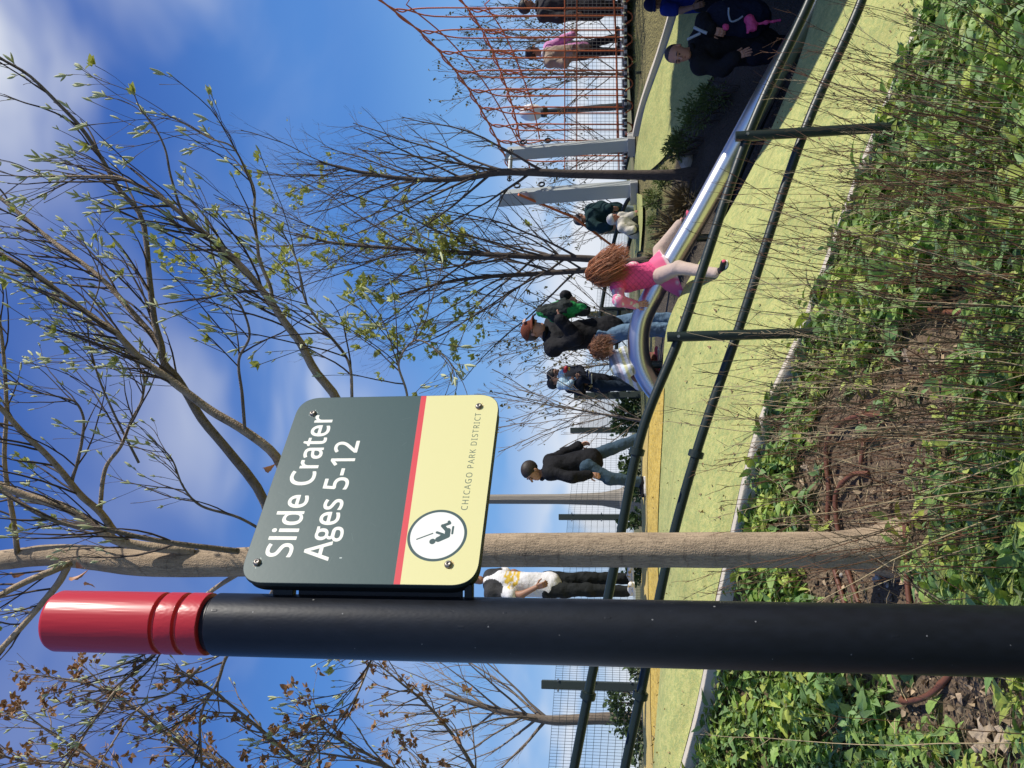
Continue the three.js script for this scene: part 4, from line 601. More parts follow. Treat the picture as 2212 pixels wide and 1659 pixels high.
{
  const R = rng(1234), shapes = [leafShape(4, .3, .45, .27), leafShape(5, .45, .8, .22), leafShape(3, .2, .35, .33)], sets = shapes.map(() => []), stems = new Tubes();
  const dens = 86; let made = 0;
  for (let n = 0; n < 12500; n++) {
    const x = lerp(-3.2, 3.4, R()), z = lerp(-5.6, -2.0, R()), kz = kerbZ(x); if (z < kz + .12) continue; const d = -z; if (Math.abs(x) > d * .55 + .5) continue;
    const bn = bareness(x, z), cl = fbm(x * 1.7, z * 1.7, 9, 3), side = x > .35 ? .22 : 0; if (R() < bn * 1.22 || cl + .42 + side < R() * .5) continue;
    const big = x > .3 ? 1.15 : .85, h = (.05 + .16 * R() * (x > .2 ? 1.35 : .7)) * (d > 4.6 ? .7 : 1), g = ground(x, z), b = V3(x, g, z), lean = V3((R() - .5) * .5, 1, (R() - .5) * .5 + .1), top = b.clone().addScaledVector(lean, h);
    stems.tube([b, b.clone().lerp(top, .5).add(V3((R() - .5) * .02, 0, (R() - .5) * .02)), top], [.0028, .0016], 3, false); const m = 5 + Math.floor(R() * 5), hue = R();
    for (let k = 0; k < m; k++) {
      const f = .25 + .75 * k / m, p = b.clone().lerp(top, f), az = k * 2.4 + R(), el = -.3 + 1.5 * f * R(), dir = V3(Math.cos(az) * Math.cos(el), Math.sin(el) + .15, Math.sin(az) * Math.cos(el)), s = (.03 + .11 * Math.pow(R(), 2.4) + .025 * R()) * big * (1.15 - .45 * f), q = R();
      const tone = .75 + .55 * R(), col = hue < .25 ? [.46 * tone, .54 * tone, .09 * tone] : hue < .7 ? [.28 * tone, .43 * tone, .085 * tone] : [.20 * tone, .35 * tone, .10 * tone];
      sets[q < .5 ? 0 : q < .8 ? 1 : 2].push([orient(p.addScaledVector(dir, .008), dir, s, 0, 1), col, az]); made++;
    }
  }
  // leaf blades lie face up: rebuild each frame with its surface toward the sky
  const put = (list, g, name, label) => {
    const im = new THREE.InstancedMesh(g, weedMat, list.length); const e = new THREE.Color();
    list.forEach(([m, col], k) => { const o = V3().setFromMatrixPosition(m), y = V3().setFromMatrixColumn(m, 1), s = y.length(); y.normalize(); const up = V3((R() - .5) * 1.7, 1, (R() - .5) * 1.7), x = V3().crossVectors(y, up).normalize(), zz = V3().crossVectors(x, y); im.setMatrixAt(k, frame(o, x.multiplyScalar(s), y.clone().multiplyScalar(s), zz.multiplyScalar(s))); im.setColorAt(k, e.setRGB(...col)); });
    im.name = numbered(name); im.castShadow = im.receiveShadow = true; scene.add(im); stuff(im); tag(im, label, 'ground cover'); return im;
  };
  put(sets[0], shapes[0], 'leafy_ground_cover', 'broad toothed green weed leaves covering the planted bed'); put(sets[1], shapes[1], 'leafy_ground_cover', 'narrow drooping green weed leaves among the ground cover'); put(sets[2], shapes[2], 'leafy_ground_cover', 'rounded young weed leaves scattered over the bed');
  const sm = mesh('weed_stems', stems.geo(), mat(.16, .19, .06, .8)); stuff(sm); tag(sm, 'thin green weed stalks under the ground cover', 'ground cover');
}
// small litter: chips, broken stalks, crumbled leaves
{
  const R = rng(777), chip = leafShape(1, .5, .5, .45), tb = new Tubes(), st = new Tubes();
  for (let n = 0; n < 8500; n++) { const x = lerp(-3, 3, R()), z = lerp(-5.4, -2.1, R()); if (z < kerbZ(x) + .1 || Math.abs(x) > -z * .55 + .4) continue; if (fbm(x * 2, z * 2, 4, 3) + .25 + .3 * bareness(x, z) < R() * .7) continue; const p = V3(x, ground(x, z) + .006 + .01 * R(), z), t = .4 + .9 * R(); tb.add(chip, orient(p, V3(R() - .5, (R() - .4) * .5, R() - .5), .008 + .045 * Math.pow(R(), 3), R() * 6), [.42 * t, .31 * t, .19 * t]); }
  for (let n = 0; n < 1900; n++) { const x = lerp(-2.8, 2.8, R()), z = lerp(-5.2, -2.2, R()); if (z < kerbZ(x) + .15 || Math.abs(x) > -z * .55 + .3) continue; const a = R() * 6.28, l = .05 + .22 * R() * R(), p = V3(x, ground(x, z) + .012 + .03 * R(), z), t = .6 + .7 * R(), q = p.clone().add(V3(Math.cos(a) * l, (R() - .3) * .06, Math.sin(a) * l)); q.y = Math.max(q.y, ground(q.x, q.z) + .006); st.tube([p, p.clone().lerp(q, .5).add(V3(0, .008 * R(), 0)), q], [.0022, .0013], 3, false, [.42 * t, .32 * t, .18 * t]); }
  const m = new THREE.MeshStandardMaterial({ vertexColors: true, roughness: .9, side: THREE.DoubleSide });
  tag(stuff(mesh('leaf_litter', tb.geo(), m)), 'crumbled brown leaf litter over the bare soil', 'leaf litter'); tag(stuff(mesh('straw_litter', st.geo(), m)), 'broken straw coloured stalks lying on the soil', 'leaf litter');
}
// clods and small stones on the bare soil, crumbs blown onto the rubber
{
  const R = rng(4141), clod = [1, 2, 3].map((k) => { const g = new THREE.IcosahedronGeometry(1, 1), p = g.attributes.position; for (let q = 0; q < p.count; q++) { const v = V3().fromBufferAttribute(p, q), f = 1 + .5 * noise(v.x * 1.6 + k * 9, v.y * 1.6, v.z * 1.6); p.setXYZ(q, v.x * f, v.y * f * .7, v.z * f); } g.computeVertexNormals(); return g; }), tb = new Tubes(), pl = new Tubes(), chip = leafShape(1, .5, .6, .4);
  for (let n = 0; n < 5200; n++) { const x = lerp(-2.6, 2.6, R()), z = lerp(-5, -2.2, R()); if (z < kerbZ(x) + .15 || R() > .18 + bareness(x, z)) continue; const s = .003 + .016 * Math.pow(R(), 3.2), t = .7 + .7 * R(), pale = R() < .06; tb.add(clod[n % 3], orient(V3(x, ground(x, z) + s * .25, z), V3(R() - .5, 1, R() - .5), s, R() * 6), pale ? [.42 * t, .39 * t, .34 * t] : [.135 * t, .094 * t, .058 * t]); }
  for (let n = 0; n < 420; n++) { const i = Math.floor(R() * 118) + 1, p = kerbPts[i], f = Math.pow(R(), 2.2) * 2, x = p.x + (R() - .5) * .2, z = p.z - .12 - f; const t = .5 + .8 * R(); pl.add(chip, orient(V3(x, ground(x, z) + .045, z), V3(R() - .5, .1 * R(), R() - .5), .01 + .03 * R() * R(), R() * 6), [.3 * t, .2 * t, .1 * t]); }
  const m = new THREE.MeshStandardMaterial({ vertexColors: true, roughness: .95, side: THREE.DoubleSide });
  tag(stuff(mesh('soil_clods', tb.geo(), m)), 'crumbly clods and small stones on the bare garden soil', 'soil'); tag(stuff(mesh('path_crumbs', pl.geo(), m)), 'leaf crumbs blown onto the green rubber path', 'leaf litter');
}
// big dry leaves, each one lying by itself
{
  const R = rng(31), lobes = (seed) => { const Q = rng(seed), n = 5, pts = []; for (let k = 0; k <= 20; k++) { const a = -2.5 + 5 * k / 20, l = Math.abs(Math.sin((a + 2.5) / 5 * n * Math.PI)), r = (.28 + .3 * Math.pow(l, .8)) * (1 + .3 * Math.cos(a)) * (.85 + .3 * Q()); pts.push([Math.sin(a) * r, .35 + Math.cos(a) * r]); } const p = [0, .35, .04], u = [.5, .5], ix = []; pts.forEach(([x, y]) => { p.push(x, y, -.16 * (x * x * 2 - y * .3) + .3 * (Q() - .5) + .25 * Math.abs(x)); u.push(.5 + x * .5, y); }); for (let k = 1; k < pts.length; k++) ix.push(0, k + 1, k); const g = new THREE.BufferGeometry(); g.setAttribute('position', new THREE.Float32BufferAttribute(p, 3)); g.setAttribute('uv', new THREE.Float32BufferAttribute(u, 2)); g.setIndex(ix); g.computeVertexNormals(); return g; };
  const geos = [1, 2, 3, 4].map(lobes), tones = [[.42, .26, .15], [.52, .40, .27], [.36, .20, .10], [.47, .37, .26]].map((c) => new THREE.MeshPhysicalMaterial({ color: lin(...c), roughness: .9, transmission: .15, thickness: 0, side: THREE.DoubleSide, map: leafTexA }));
  const spots = [[2150, 950, .13, 2], [2175, 1600, .12, 3], [2130, 1630, .1, 1], [2195, 1560, .1, 3], [2010, 630, .07, 1], [1985, 655, .06, 1], [2030, 800, .08, 1], [1975, 785, .08, 1], [2060, 790, .07, 0], [1955, 790, .06, 0], [2060, 1080, .06, 2], [2000, 1110, .05, 0], [1760, 1020, .06, 1], [1735, 1000, .05, 0], [1770, 960, .05, 1], [1890, 1570, .06, 0], [1770, 1610, .05, 1], [2090, 470, .06, 1], [1860, 700, .05, 0], [2140, 1200, .06, 2]];
  for (const [x, y, s, k] of spots) { const p = onGround(x, y); const m = mesh('dry_leaf', geos[(k + Math.floor(R() * 4)) % 4], tones[k]); m.applyMatrix4(orient(p.add(V3(0, .02, 0)), V3(R() - .5, .15, R() - .5), s, R() * 6)); const o = V3().setFromMatrixPosition(m.matrix), y2 = V3(R() - .5, .25 * R(), R() - .5).normalize(), x2 = V3().crossVectors(y2, V3((R() - .5) * .8, 1, (R() - .5) * .8)).normalize(), z2 = V3().crossVectors(x2, y2); frame(o, x2.multiplyScalar(s), y2.multiplyScalar(s), z2.multiplyScalar(s)).decompose(m.position, m.quaternion, m.scale); tag(m, 'curled dry lobed leaf lying on the bed soil', 'dry leaf', 'dry leaves on the bed'); }
}
// brown drip hoses
{
  const hoseMat = new THREE.MeshStandardMaterial({ color: lin(.16, .062, .035), roughness: .5, bumpMap: paintNoise, bumpScale: .001 });
  const hose = (label, pts, r = .0125) => { const L = smooth(pts.map(([x, y, h]) => onGround(x, y).add(V3(0, r * .7 + (h ?? 0), 0))), 46); const t = thing('drip_hose', label, 'hose', 'brown drip hoses'); mesh('pipe', new Tubes().tube(L, r, 10).geo(), hoseMat, t); for (const k of [12, 34]) { const d = L[k + 1].clone().sub(L[k]).normalize(); mesh('emitter', new Tubes().tube([-.012, -.01, .01, .012].map((s) => L[k].clone().addScaledVector(d, s)), [r, r * 1.22, r * 1.22, r], 10).geo(), hoseMat, t); } };
  hose('brown drip hose looping over the bare soil right of the trunk', [[1932, 905, 0], [1882, 896, .02], [1838, 914, .03], [1812, 952, .03], [1803, 1000, .02], [1801, 1060, .01], [1800, 1130, 0], [1812, 1230, 0], [1832, 1292, 0], [1860, 1400, 0]]);
  hose('second brown hose curving inside the first loop', [[1892, 1022, .01], [1853, 1026, .02], [1831, 1063, .03], [1825, 1120, .02], [1833, 1200, .01], [1858, 1290, 0], [1900, 1400, 0]]);
  hose('short straight hose joining the two loops', [[1874, 900, .02], [1876, 950, .015], [1876, 1008, .02]], .0105);
  hose('straight hose piece lying between dry stalks', [[2010, 668, 0], [2060, 674, .01], [2110, 677, .01], [2150, 689, 0]], .014);
  hose('hose running behind the trunk foot to the post', [[1960, 1130, 0], [1968, 1187, .01], [1972, 1288, .01], [1990, 1400, 0]]);
  hose('bent hose end poking from soil on the far side of the post', [[1958, 1500, -.02], [1968, 1512, .02], [1990, 1516, .03], [2030, 1501, .03], [2056, 1468, 0], [2060, 1440, -.02]], .014);
}
// last year's twiggy stems
{
  const R = rng(66), brown = new THREE.MeshStandardMaterial({ color: lin(.15, .068, .032), roughness: .75 }), straw = new THREE.MeshStandardMaterial({ color: lin(.47, .36, .21), roughness: .8 }), dark = new THREE.MeshStandardMaterial({ color: lin(.075, .055, .028), roughness: .8 });
  const clump = (label, x, y, d, n, len, fan, lean, spread, paleShare) => {
    const t = thing('twiggy_shrub', label, 'shrub', 'leafless twiggy shrubs'), b = [new Tubes(), new Tubes(), new Tubes()], c = at(x, y, d); c.y = ground(c.x, c.z);
    for (let k = 0; k < n; k++) {
      const a = (R() - .5) * 2, base = V3(c.x + a * spread * .6 + (R() - .5) * .15, 0, c.z + (R() - .5) * spread * .7); base.y = ground(base.x, base.z) - .03;
      const dir = V3(lean + a * fan * (.5 + .7 * R()) + (R() - .5) * .3, 1, (R() - .62) * .7), L = len * (.55 + .6 * R()), w = wander(R, base, dir, L, 10, .17, -.02), q = R() < paleShare ? 1 : R() < .5 ? 0 : 2, r = .0017 + .0012 * R(); b[q].tube(w, [r, r * .85, r * .6, .0009], 4, false);
      const m = Math.floor(L * 15); for (let j = 0; j < m; j++) { const f = .3 + .7 * R(), s = f * 10, i = Math.min(9, Math.floor(s)), p = w[i].clone().lerp(w[i + 1], s - i), T = w[i + 1].clone().sub(w[i]).normalize(), dd = T.add(V3(R() - .5, R() - .5, R() - .5).multiplyScalar(1.1)); const len2 = (.02 + .11 * R() * R()) * (q === 1 ? .6 : 1); b[q].tube(wander(R, p, dd, len2, 3, .25, .02), [.0012, .0007], 3, false); }
    }
    b.forEach((q, k) => { if (!q.empty) stuff(mesh(['brown_stems', 'straw_stems', 'dark_stems'][k], q.geo(), [brown, straw, dark][k], t)); });
  };
  clump('dense leafless shrub of brown stems leaning over the railing post near the bald man', 2190, 250, 3.6, 88, 1.2, .45, .34, .55, .12);
  clump('leafless brown shrub fanning up in front of the steel slide', 2290, 560, 3.05, 92, 1.3, .45, .2, .6, .1);
  clump('tall leafless shrub of mixed straw and brown stems before the lower railing post', 2300, 800, 2.95, 72, 1.26, .38, .1, .5, .22);
  clump('thin leafless shrub between hose loop and the path kerb', 2300, 1010, 2.95, 38, 1.2, .35, .05, .42, .2);
  clump('sparse leafless stems rising past the tree trunk', 2310, 1200, 2.9, 18, 1.1, .22, .02, .4, .08);
  clump('few arching leafless stems on the far side of the sign post', 2330, 1560, 2.75, 14, 1.1, .5, .05, .35, .1);
  clump('pale leafless stalks crowding the kerb under the slide end', 1800, 790, 4.55, 34, .62, .3, .02, .4, .6);
  clump('pale dry stalks crowding the kerb beside the lower rail', 1890, 430, 4.6, 30, .55, .35, .1, .4, .5);
  clump('low dry stalks along the kerb toward the corner', 1960, 120, 4.6, 26, .5, .4, .1, .4, .4);
}

// ---------------------------------------------------------------- people: distance fields of tapered limbs, skinned with surface nets
const capd = (p, B) => { const ax = B[0], ay = B[1], az = B[2], bx = B[3], by = B[4], bz = B[5], px = p[0] - ax, py = p[1] - ay, pz = p[2] - az, h = clamp((px * bx + py * by + pz * bz) / B[8], 0, 1), dx = px - bx * h, dy = py - by * h, dz = pz - bz * h; return Math.sqrt(dx * dx + dy * dy + dz * dz) - (B[6] + (B[7] - B[6]) * h); };
const bone = (a, b, ra, rb = ra) => { const d = b.clone().sub(a); return [a.x, a.y, a.z, d.x, d.y, d.z, ra, rb, Math.max(1e-9, d.lengthSq())]; };
const smin = (a, b, k) => { const h = Math.max(k - Math.abs(a - b), 0) / k; return Math.min(a, b) - h * h * k * .25; };
const ell = (x, y, z, rx, ry, rz) => { const k0 = Math.hypot(x / rx, y / ry, z / rz), k1 = Math.hypot(x / rx / rx, y / ry / ry, z / rz / rz); return k1 < 1e-9 ? -Math.min(rx, ry, rz) : k0 * (k0 - 1) / k1; };
const blend = (bones, k, inflate = 0) => (p) => { let d = 1e9; for (const B of bones) { const q = capd(p, B); d = d > 1e8 ? q : smin(d, q, k); } return d - inflate; };
function nets(f, lo, hi, cell, colour) {
  const nx = Math.ceil((hi[0] - lo[0]) / cell) + 1, ny = Math.ceil((hi[1] - lo[1]) / cell) + 1, nz = Math.ceil((hi[2] - lo[2]) / cell) + 1, v = new Float32Array(nx * ny * nz), q = [0, 0, 0];
  for (let k = 0, o = 0; k < nz; k++) for (let j = 0; j < ny; j++) for (let i = 0; i < nx; i++, o++) { q[0] = lo[0] + i * cell; q[1] = lo[1] + j * cell; q[2] = lo[2] + k * cell; v[o] = f(q); }
  const id = new Int32Array(nx * ny * nz).fill(-1), P = [], I = [], sx = 1, sy = nx, sz = nx * ny, E = [[0, 1], [0, 2], [0, 4], [1, 3], [1, 5], [2, 3], [2, 6], [3, 7], [4, 5], [4, 6], [5, 7], [6, 7]];
  for (let k = 0; k < nz - 1; k++) for (let j = 0; j < ny - 1; j++) for (let i = 0; i < nx - 1; i++) {
    const o = i + j * sy + k * sz, c = [v[o], v[o + 1], v[o + sy], v[o + sy + 1], v[o + sz], v[o + sz + 1], v[o + sz + sy], v[o + sz + sy + 1]]; let n = 0, x = 0, y = 0, z = 0, neg = 0; for (let m = 0; m < 8; m++) if (c[m] < 0) neg++; if (!neg || neg === 8) continue;
    for (const [a, b] of E) if ((c[a] < 0) !== (c[b] < 0)) { const t = c[a] / (c[a] - c[b]); x += lerp(a & 1, b & 1, t); y += lerp(a >> 1 & 1, b >> 1 & 1, t); z += lerp(a >> 2 & 1, b >> 2 & 1, t); n++; }
    id[o] = P.length / 3; P.push(lo[0] + (i + x / n) * cell, lo[1] + (j + y / n) * cell, lo[2] + (k + z / n) * cell);
  }
  const quad = (a, b, c, d, flip) => { if (a < 0 || b < 0 || c < 0 || d < 0) return; flip ? I.push(a, c, b, a, d, c) : I.push(a, b, c, a, c, d); };
  for (let k = 1; k < nz - 1; k++) for (let j = 1; j < ny - 1; j++) for (let i = 1; i < nx - 1; i++) { const o = i + j * sy + k * sz, s = v[o] < 0; if (s !== (v[o + 1] < 0)) quad(id[o - sy - sz], id[o - sz], id[o], id[o - sy], !s); if (s !== (v[o + sy] < 0)) quad(id[o - sx - sz], id[o - sx], id[o], id[o - sz], !s); if (s !== (v[o + sz] < 0)) quad(id[o - sx - sy], id[o - sy], id[o], id[o - sx], !s); }
  const g = new THREE.BufferGeometry(), N = [], U = [], C = []; const e = cell * .5;
  for (let k = 0; k < P.length; k += 3) { const a = [P[k], P[k + 1], P[k + 2]], n = [0, 0, 0]; for (let m = 0; m < 3; m++) { const s = a[m]; a[m] = s + e; const u = f(a); a[m] = s - e; n[m] = u - f(a); a[m] = s; } const l = Math.hypot(...n) || 1; N.push(n[0] / l, n[1] / l, n[2] / l); U.push(P[k] + P[k + 2], P[k + 1]); if (colour) C.push(...colour(a, n)); }
  g.setAttribute('position', new THREE.Float32BufferAttribute(P, 3)); g.setAttribute('normal', new THREE.Float32BufferAttribute(N, 3)); g.setAttribute('uv', new THREE.Float32BufferAttribute(U, 2)); if (colour) g.setAttribute('color', new THREE.Float32BufferAttribute(C, 3)); g.setIndex(I); return g;
}
const boneBox = (bones, pad) => { const lo = [1e9, 1e9, 1e9], hi = [-1e9, -1e9, -1e9]; for (const B of bones) for (let m = 0; m < 3; m++) { const a = B[m], b = a + B[m + 3], r = Math.max(B[6], B[7]) + pad; lo[m] = Math.min(lo[m], a - r, b - r); hi[m] = Math.max(hi[m], a + r, b + r); } return [lo, hi]; };
const skinOf = (c) => new THREE.MeshPhysicalMaterial({ color: lin(...c), roughness: .55, sheen: .2, sheenRoughness: .5 });
const weave = (() => { const a = tileNoise(91, 64), b = tileNoise(92, 16); return tex(128, 128, (u, v) => { const q = .5 * a(u, v) + .5 * b(u, v); return [q, q, q]; }); })(); weave.repeat.set(9, 9);
const cloth = (r, g, b, rough = .9) => new THREE.MeshPhysicalMaterial({ specularIntensity: .35, color: lin(r, g, b), roughness: rough, bumpMap: weave, bumpScale: .002 });
const dyed = () => new THREE.MeshStandardMaterial({ color: 0xffffff, vertexColors: true, roughness: .85, bumpMap: weave, bumpScale: .002 });
// a hand: palm, four fingers of unequal length bent at the knuckles, thumb leaving the side of the palm
function handBones(w, dir, palm, s, curl, spread = .1, side = 1) {
  const f = dir.clone().normalize(), n = palm.clone().addScaledVector(f, -palm.dot(f)).normalize(), x = V3().crossVectors(f, n).multiplyScalar(side), B = [], at3 = (a, b, c) => w.clone().addScaledVector(x, a * s).addScaledVector(f, b * s).addScaledVector(n, c * s);
  for (const a of [-.026, -.009, .009, .026]) B.push(bone(at3(a * .7, .005, 0), at3(a, .078, 0), .015 * s, .0125 * s));
  [[-.029, .066, .0085], [-.010, .078, .0092], [.010, .074, .0092], [.029, .058, .0082]].forEach(([a, l, r]) => {
    let p = at3(a, .082, 0), ang = curl * .5, sp = a * spread * 12; let d = f.clone().multiplyScalar(Math.cos(ang)).addScaledVector(n, Math.sin(ang)).addScaledVector(x, sp);
    for (const q of [.45, .31, .24]) { const e = p.clone().addScaledVector(d.normalize(), l * q * s); B.push(bone(p, e, r * s, r * s * .92)); p = e; ang += curl * .65; d = f.clone().multiplyScalar(Math.cos(ang)).addScaledVector(n, Math.sin(ang)).addScaledVector(x, sp); }
  });
  let p = at3(-.03, .022, .004), d = x.clone().multiplyScalar(-.75).addScaledVector(f, .75).addScaledVector(n, .3 + curl * .3).normalize(); const e = p.clone().addScaledVector(d, .042 * s), e2 = e.clone().addScaledVector(f.clone().multiplyScalar(.9).addScaledVector(x, -.3).addScaledVector(n, .25 * curl).normalize(), .034 * s); B.push(bone(p, e, .013 * s, .011 * s), bone(e, e2, .0105 * s, .0088 * s)); return B;
}
function person(o) {
  const t = thing('person', o.label, 'person', undefined), s = o.s, j = o.j, M = (k) => j[k];
  const torso = [bone(M('chest'), M('pelvis'), .118 * s * (o.girth ?? 1), .118 * s * (o.girth ?? 1)), bone(M('shL'), M('shR'), .068 * s), bone(M('hipL'), M('hipR'), .088 * s * (o.girth ?? 1)), bone(M('chest').clone().lerp(M('neck'), .35), M('chest'), .09 * s, .12 * s)];
  const arm = (q) => [bone(M('sh' + q), M('el' + q), .053 * s, .042 * s), bone(M('el' + q), M('wr' + q), .042 * s, .029 * s)], leg = (q) => [bone(M('hip' + q), M('kn' + q), .082 * s * (o.legs ?? 1), .055 * s * (o.legs ?? 1)), bone(M('kn' + q), M('an' + q), .054 * s * (o.legs ?? 1), .036 * s)];
  const foot = (q) => { const y = o.shoes?.up?.[q] ?? V3(0, 1, 0); return bone(M('an' + q), M('an' + q).clone().lerp(M('toe' + q), .35).addScaledVector(y, -.03 * s), .032 * s, .024 * s); }, neck = bone(M('neck'), M('head'), .052 * s, .05 * s), k = .03 * s;
  // head frame
  const H = o.H, up = (o.headUp ?? M('head').clone().sub(M('neck'))).clone().normalize(), fz = o.face.clone().addScaledVector(up, -o.face.dot(up)).normalize(), fx = V3().crossVectors(up, fz), hc = M('head'), inv = frame(hc, fx, up, fz).invert().elements;
  const loc = (p) => [(inv[0] * p[0] + inv[4] * p[1] + inv[8] * p[2] + inv[12]) / H, (inv[1] * p[0] + inv[5] * p[1] + inv[9] * p[2] + inv[13]) / H, (inv[2] * p[0] + inv[6] * p[1] + inv[10] * p[2] + inv[14]) / H];
  const noseB = bone(V3(0, .03, .36), V3(0, -.085, .455), .035, .055);
  const headF = (p) => { const [x, y, z] = loc(p); let d = ell(x, y - .1, z + .06, .33, .39, .42); d = smin(d, ell(x, y + .2, z - .11, .235, .3, .25), .14); d = smin(d, ell(x, y + .36, z - .24, .1, .09, .1), .1); d = smin(d, capd([x, y, z], noseB), .05); d = smin(d, ell(x, y - .09, z - .31, .2, .045, .07), .06); d = Math.min(d, ell(Math.abs(x) - .335, y + .03, z + .03, .045, .11, .075)); const ey = ell(Math.abs(x) - .135, y + .005, z - .39, .085, .05, .06); d = Math.max(d, -ey * .6 - .012); return d * H; };
  const hb = (c, r) => [[c.x - r, c.y - r, c.z - r], [c.x + r, c.y + r, c.z + r]];
  const geos = []; { const B = [...torso, ...arm('L'), ...arm('R'), ...leg('L'), ...leg('R'), foot('L'), foot('R'), neck], [lo, hi] = boneBox(B, .03); geos.push(nets(blend(B, k), lo, hi, .0135 * Math.max(.75, s))); geos.push(nets(headF, ...hb(hc, H * .68), (o.cell ?? 0) > .0135 ? .008 : .0055)); }
  for (const q of ['L', 'R']) if (o.hand?.[q]) { const h = o.hand[q], B = handBones(M('wr' + q), h.dir, h.palm, s * 1.02, h.curl, h.spread, h.side ?? 1), [lo, hi] = boneBox(B, .01); geos.push(nets(blend(B, .006 * s), lo, hi, (o.cell ?? 0) > .0135 ? .0065 : .0042)); }
  mesh('body', mergeGeometries(geos), skinOf(o.skin), t);
  const hp = (x, y, z) => hc.clone().addScaledVector(fx, x * H).addScaledVector(up, y * H).addScaledVector(fz, z * H);
  const eyeG = new THREE.SphereGeometry(.034 * H, 8, 6), dark = mat(.02, .014, .01, .3);
  for (const sg of [-1, 1]) { mesh('eye', eyeG, dark, t).position.copy(hp(sg * .135, .0, .352)); mesh('eyebrow', new Tubes().tube([hp(sg * .07, .1, .385), hp(sg * .14, .115, .37), hp(sg * .22, .09, .325)], [.012 * H, .02 * H, .01 * H], 5).geo(), mat(...o.hairCol.map((c) => c * .7), .9), t); }
  mesh('mouth', new Tubes().tube([hp(-.085, -.235, .325), hp(0, -.225, .37), hp(.085, -.235, .325)], [.01 * H, .022 * H, .01 * H], 6).geo(), mat(o.skin[0] * .7, o.skin[1] * .45, o.skin[2] * .45, .6), t);
  const wr = (amp, fr) => (f) => (p) => f(p) - amp * (fbm(p[0] * fr, p[1] * fr * .8, p[2] * fr, 3)), part = (name, B, infl, m, amp = .012, col, fr = 9, kk = .04 * s) => { const [lo, hi] = boneBox(B, infl + amp * 2 + .02); return mesh(name, nets(wr(amp, fr)(blend(B, kk, infl)), lo, hi, o.cell ?? .011, col), m, t); };
  // clothes
  if (o.bottom) { const cut = o.bottom.cut ?? 1, L = (q) => { const [a, b] = leg(q); return cut >= 1 ? [bone(M('hip' + q), M('kn' + q), a[6] + .004, a[7] + .006), bone(M('kn' + q), M('an' + q).clone().add(V3(0, .01, 0)), b[6] + .008, b[7] + (o.bottom.flare ?? .018) * s)] : [bone(M('hip' + q), M('hip' + q).clone().lerp(M('kn' + q), cut), a[6] + .01, a[6] + .012)]; }; part(o.bottom.name ?? 'trousers', [bone(M('pelvis'), M('pelvis').clone().lerp(M('chest'), .3), .118 * s * (o.girth ?? 1), .11 * s * (o.girth ?? 1)), bone(M('hipL'), M('hipR'), .09 * s * (o.girth ?? 1)), ...L('L'), ...L('R')], .012, o.bottom.mat, o.bottom.wrinkle ?? .014, o.bottom.col, 13, .03 * s); }
  if (o.top) {
    const sl = o.top.sleeve ?? 1, A = (q) => { const [a, b] = arm(q); return sl >= 1 ? [bone(M('sh' + q), M('el' + q), a[6] + .006, a[7] + .008), bone(M('el' + q), M('el' + q).clone().lerp(M('wr' + q), .97), b[6] + .008, b[7] + .014 * s)] : [bone(M('sh' + q), M('sh' + q).clone().lerp(M('el' + q), sl), a[6] + .006, a[7] + .02)]; };
    const hem = M('pelvis').clone().addScaledVector(M('pelvis').clone().sub(M('chest')).normalize(), (o.top.hem ?? .06) * s), g = o.girth ?? 1, trunkB = [bone(M('chest'), hem, .125 * s * g, (.132 + (o.top.flare ?? 0)) * s * g), bone(M('shL'), M('shR'), .072 * s), bone(M('hipL').clone().lerp(hem, .4), M('hipR').clone().lerp(hem, .4), .095 * s * g), bone(M('chest').clone().lerp(M('neck'), .55), M('chest'), .075 * s, .12 * s)];
    if (o.top.split) { part(o.top.name ?? 'vest', trunkB, .02, o.top.mat, o.top.wrinkle ?? .016, o.top.col, 11); for (const q of ['L', 'R']) part('sleeve', A(q), .012, o.top.sleeveMat, .012, o.top.sleeveCol, 14); } else part(o.top.name ?? 'jacket', [...trunkB, ...A('L'), ...A('R')], o.top.thick ?? .016, o.top.mat, o.top.wrinkle ?? .018, o.top.col, 10);
    if (o.top.collar) { const c = M('neck').clone().lerp(M('head'), .12), ring = []; for (let q = 0; q <= 16; q++) { const a = q / 16 * 6.283; ring.push(c.clone().addScaledVector(fx, Math.cos(a) * .068 * s).addScaledVector(fz, Math.sin(a) * .068 * s + .005)); } mesh('collar', new Tubes().tube(ring, .024 * s, 8).geo(), o.top.mat, t); }
  }
  if (o.shoes) for (const q of ['L', 'R']) {
    const a = M('an' + q), e = M('toe' + q), d = e.clone().sub(a); const y = o.shoes.up?.[q] ?? V3(0, 1, 0), f = d.addScaledVector(y, -d.dot(y)).normalize(), L = (o.shoes.len ?? .26) * s, heel = a.clone().addScaledVector(f, -.035 * s).addScaledVector(y, -.035 * s), toe = heel.clone().addScaledVector(f, L - .06 * s), x = V3().crossVectors(y, f);
    const B = [bone(heel, toe.clone().addScaledVector(y, -.008 * s), .042 * s, .034 * s), bone(a.clone().addScaledVector(y, .02 * s), heel.clone().addScaledVector(f, .05 * s), .045 * s, .044 * s)], [lo, hi] = boneBox(B, .02), flo = heel.clone().addScaledVector(y, -.03 * s).dot(y);
    const sh = mesh('shoe', nets((p) => Math.max(blend(B, .04 * s)(p), flo - (p[0] * y.x + p[1] * y.y + p[2] * y.z)), lo, hi, .0075, o.shoes.col), o.shoes.mat, t);
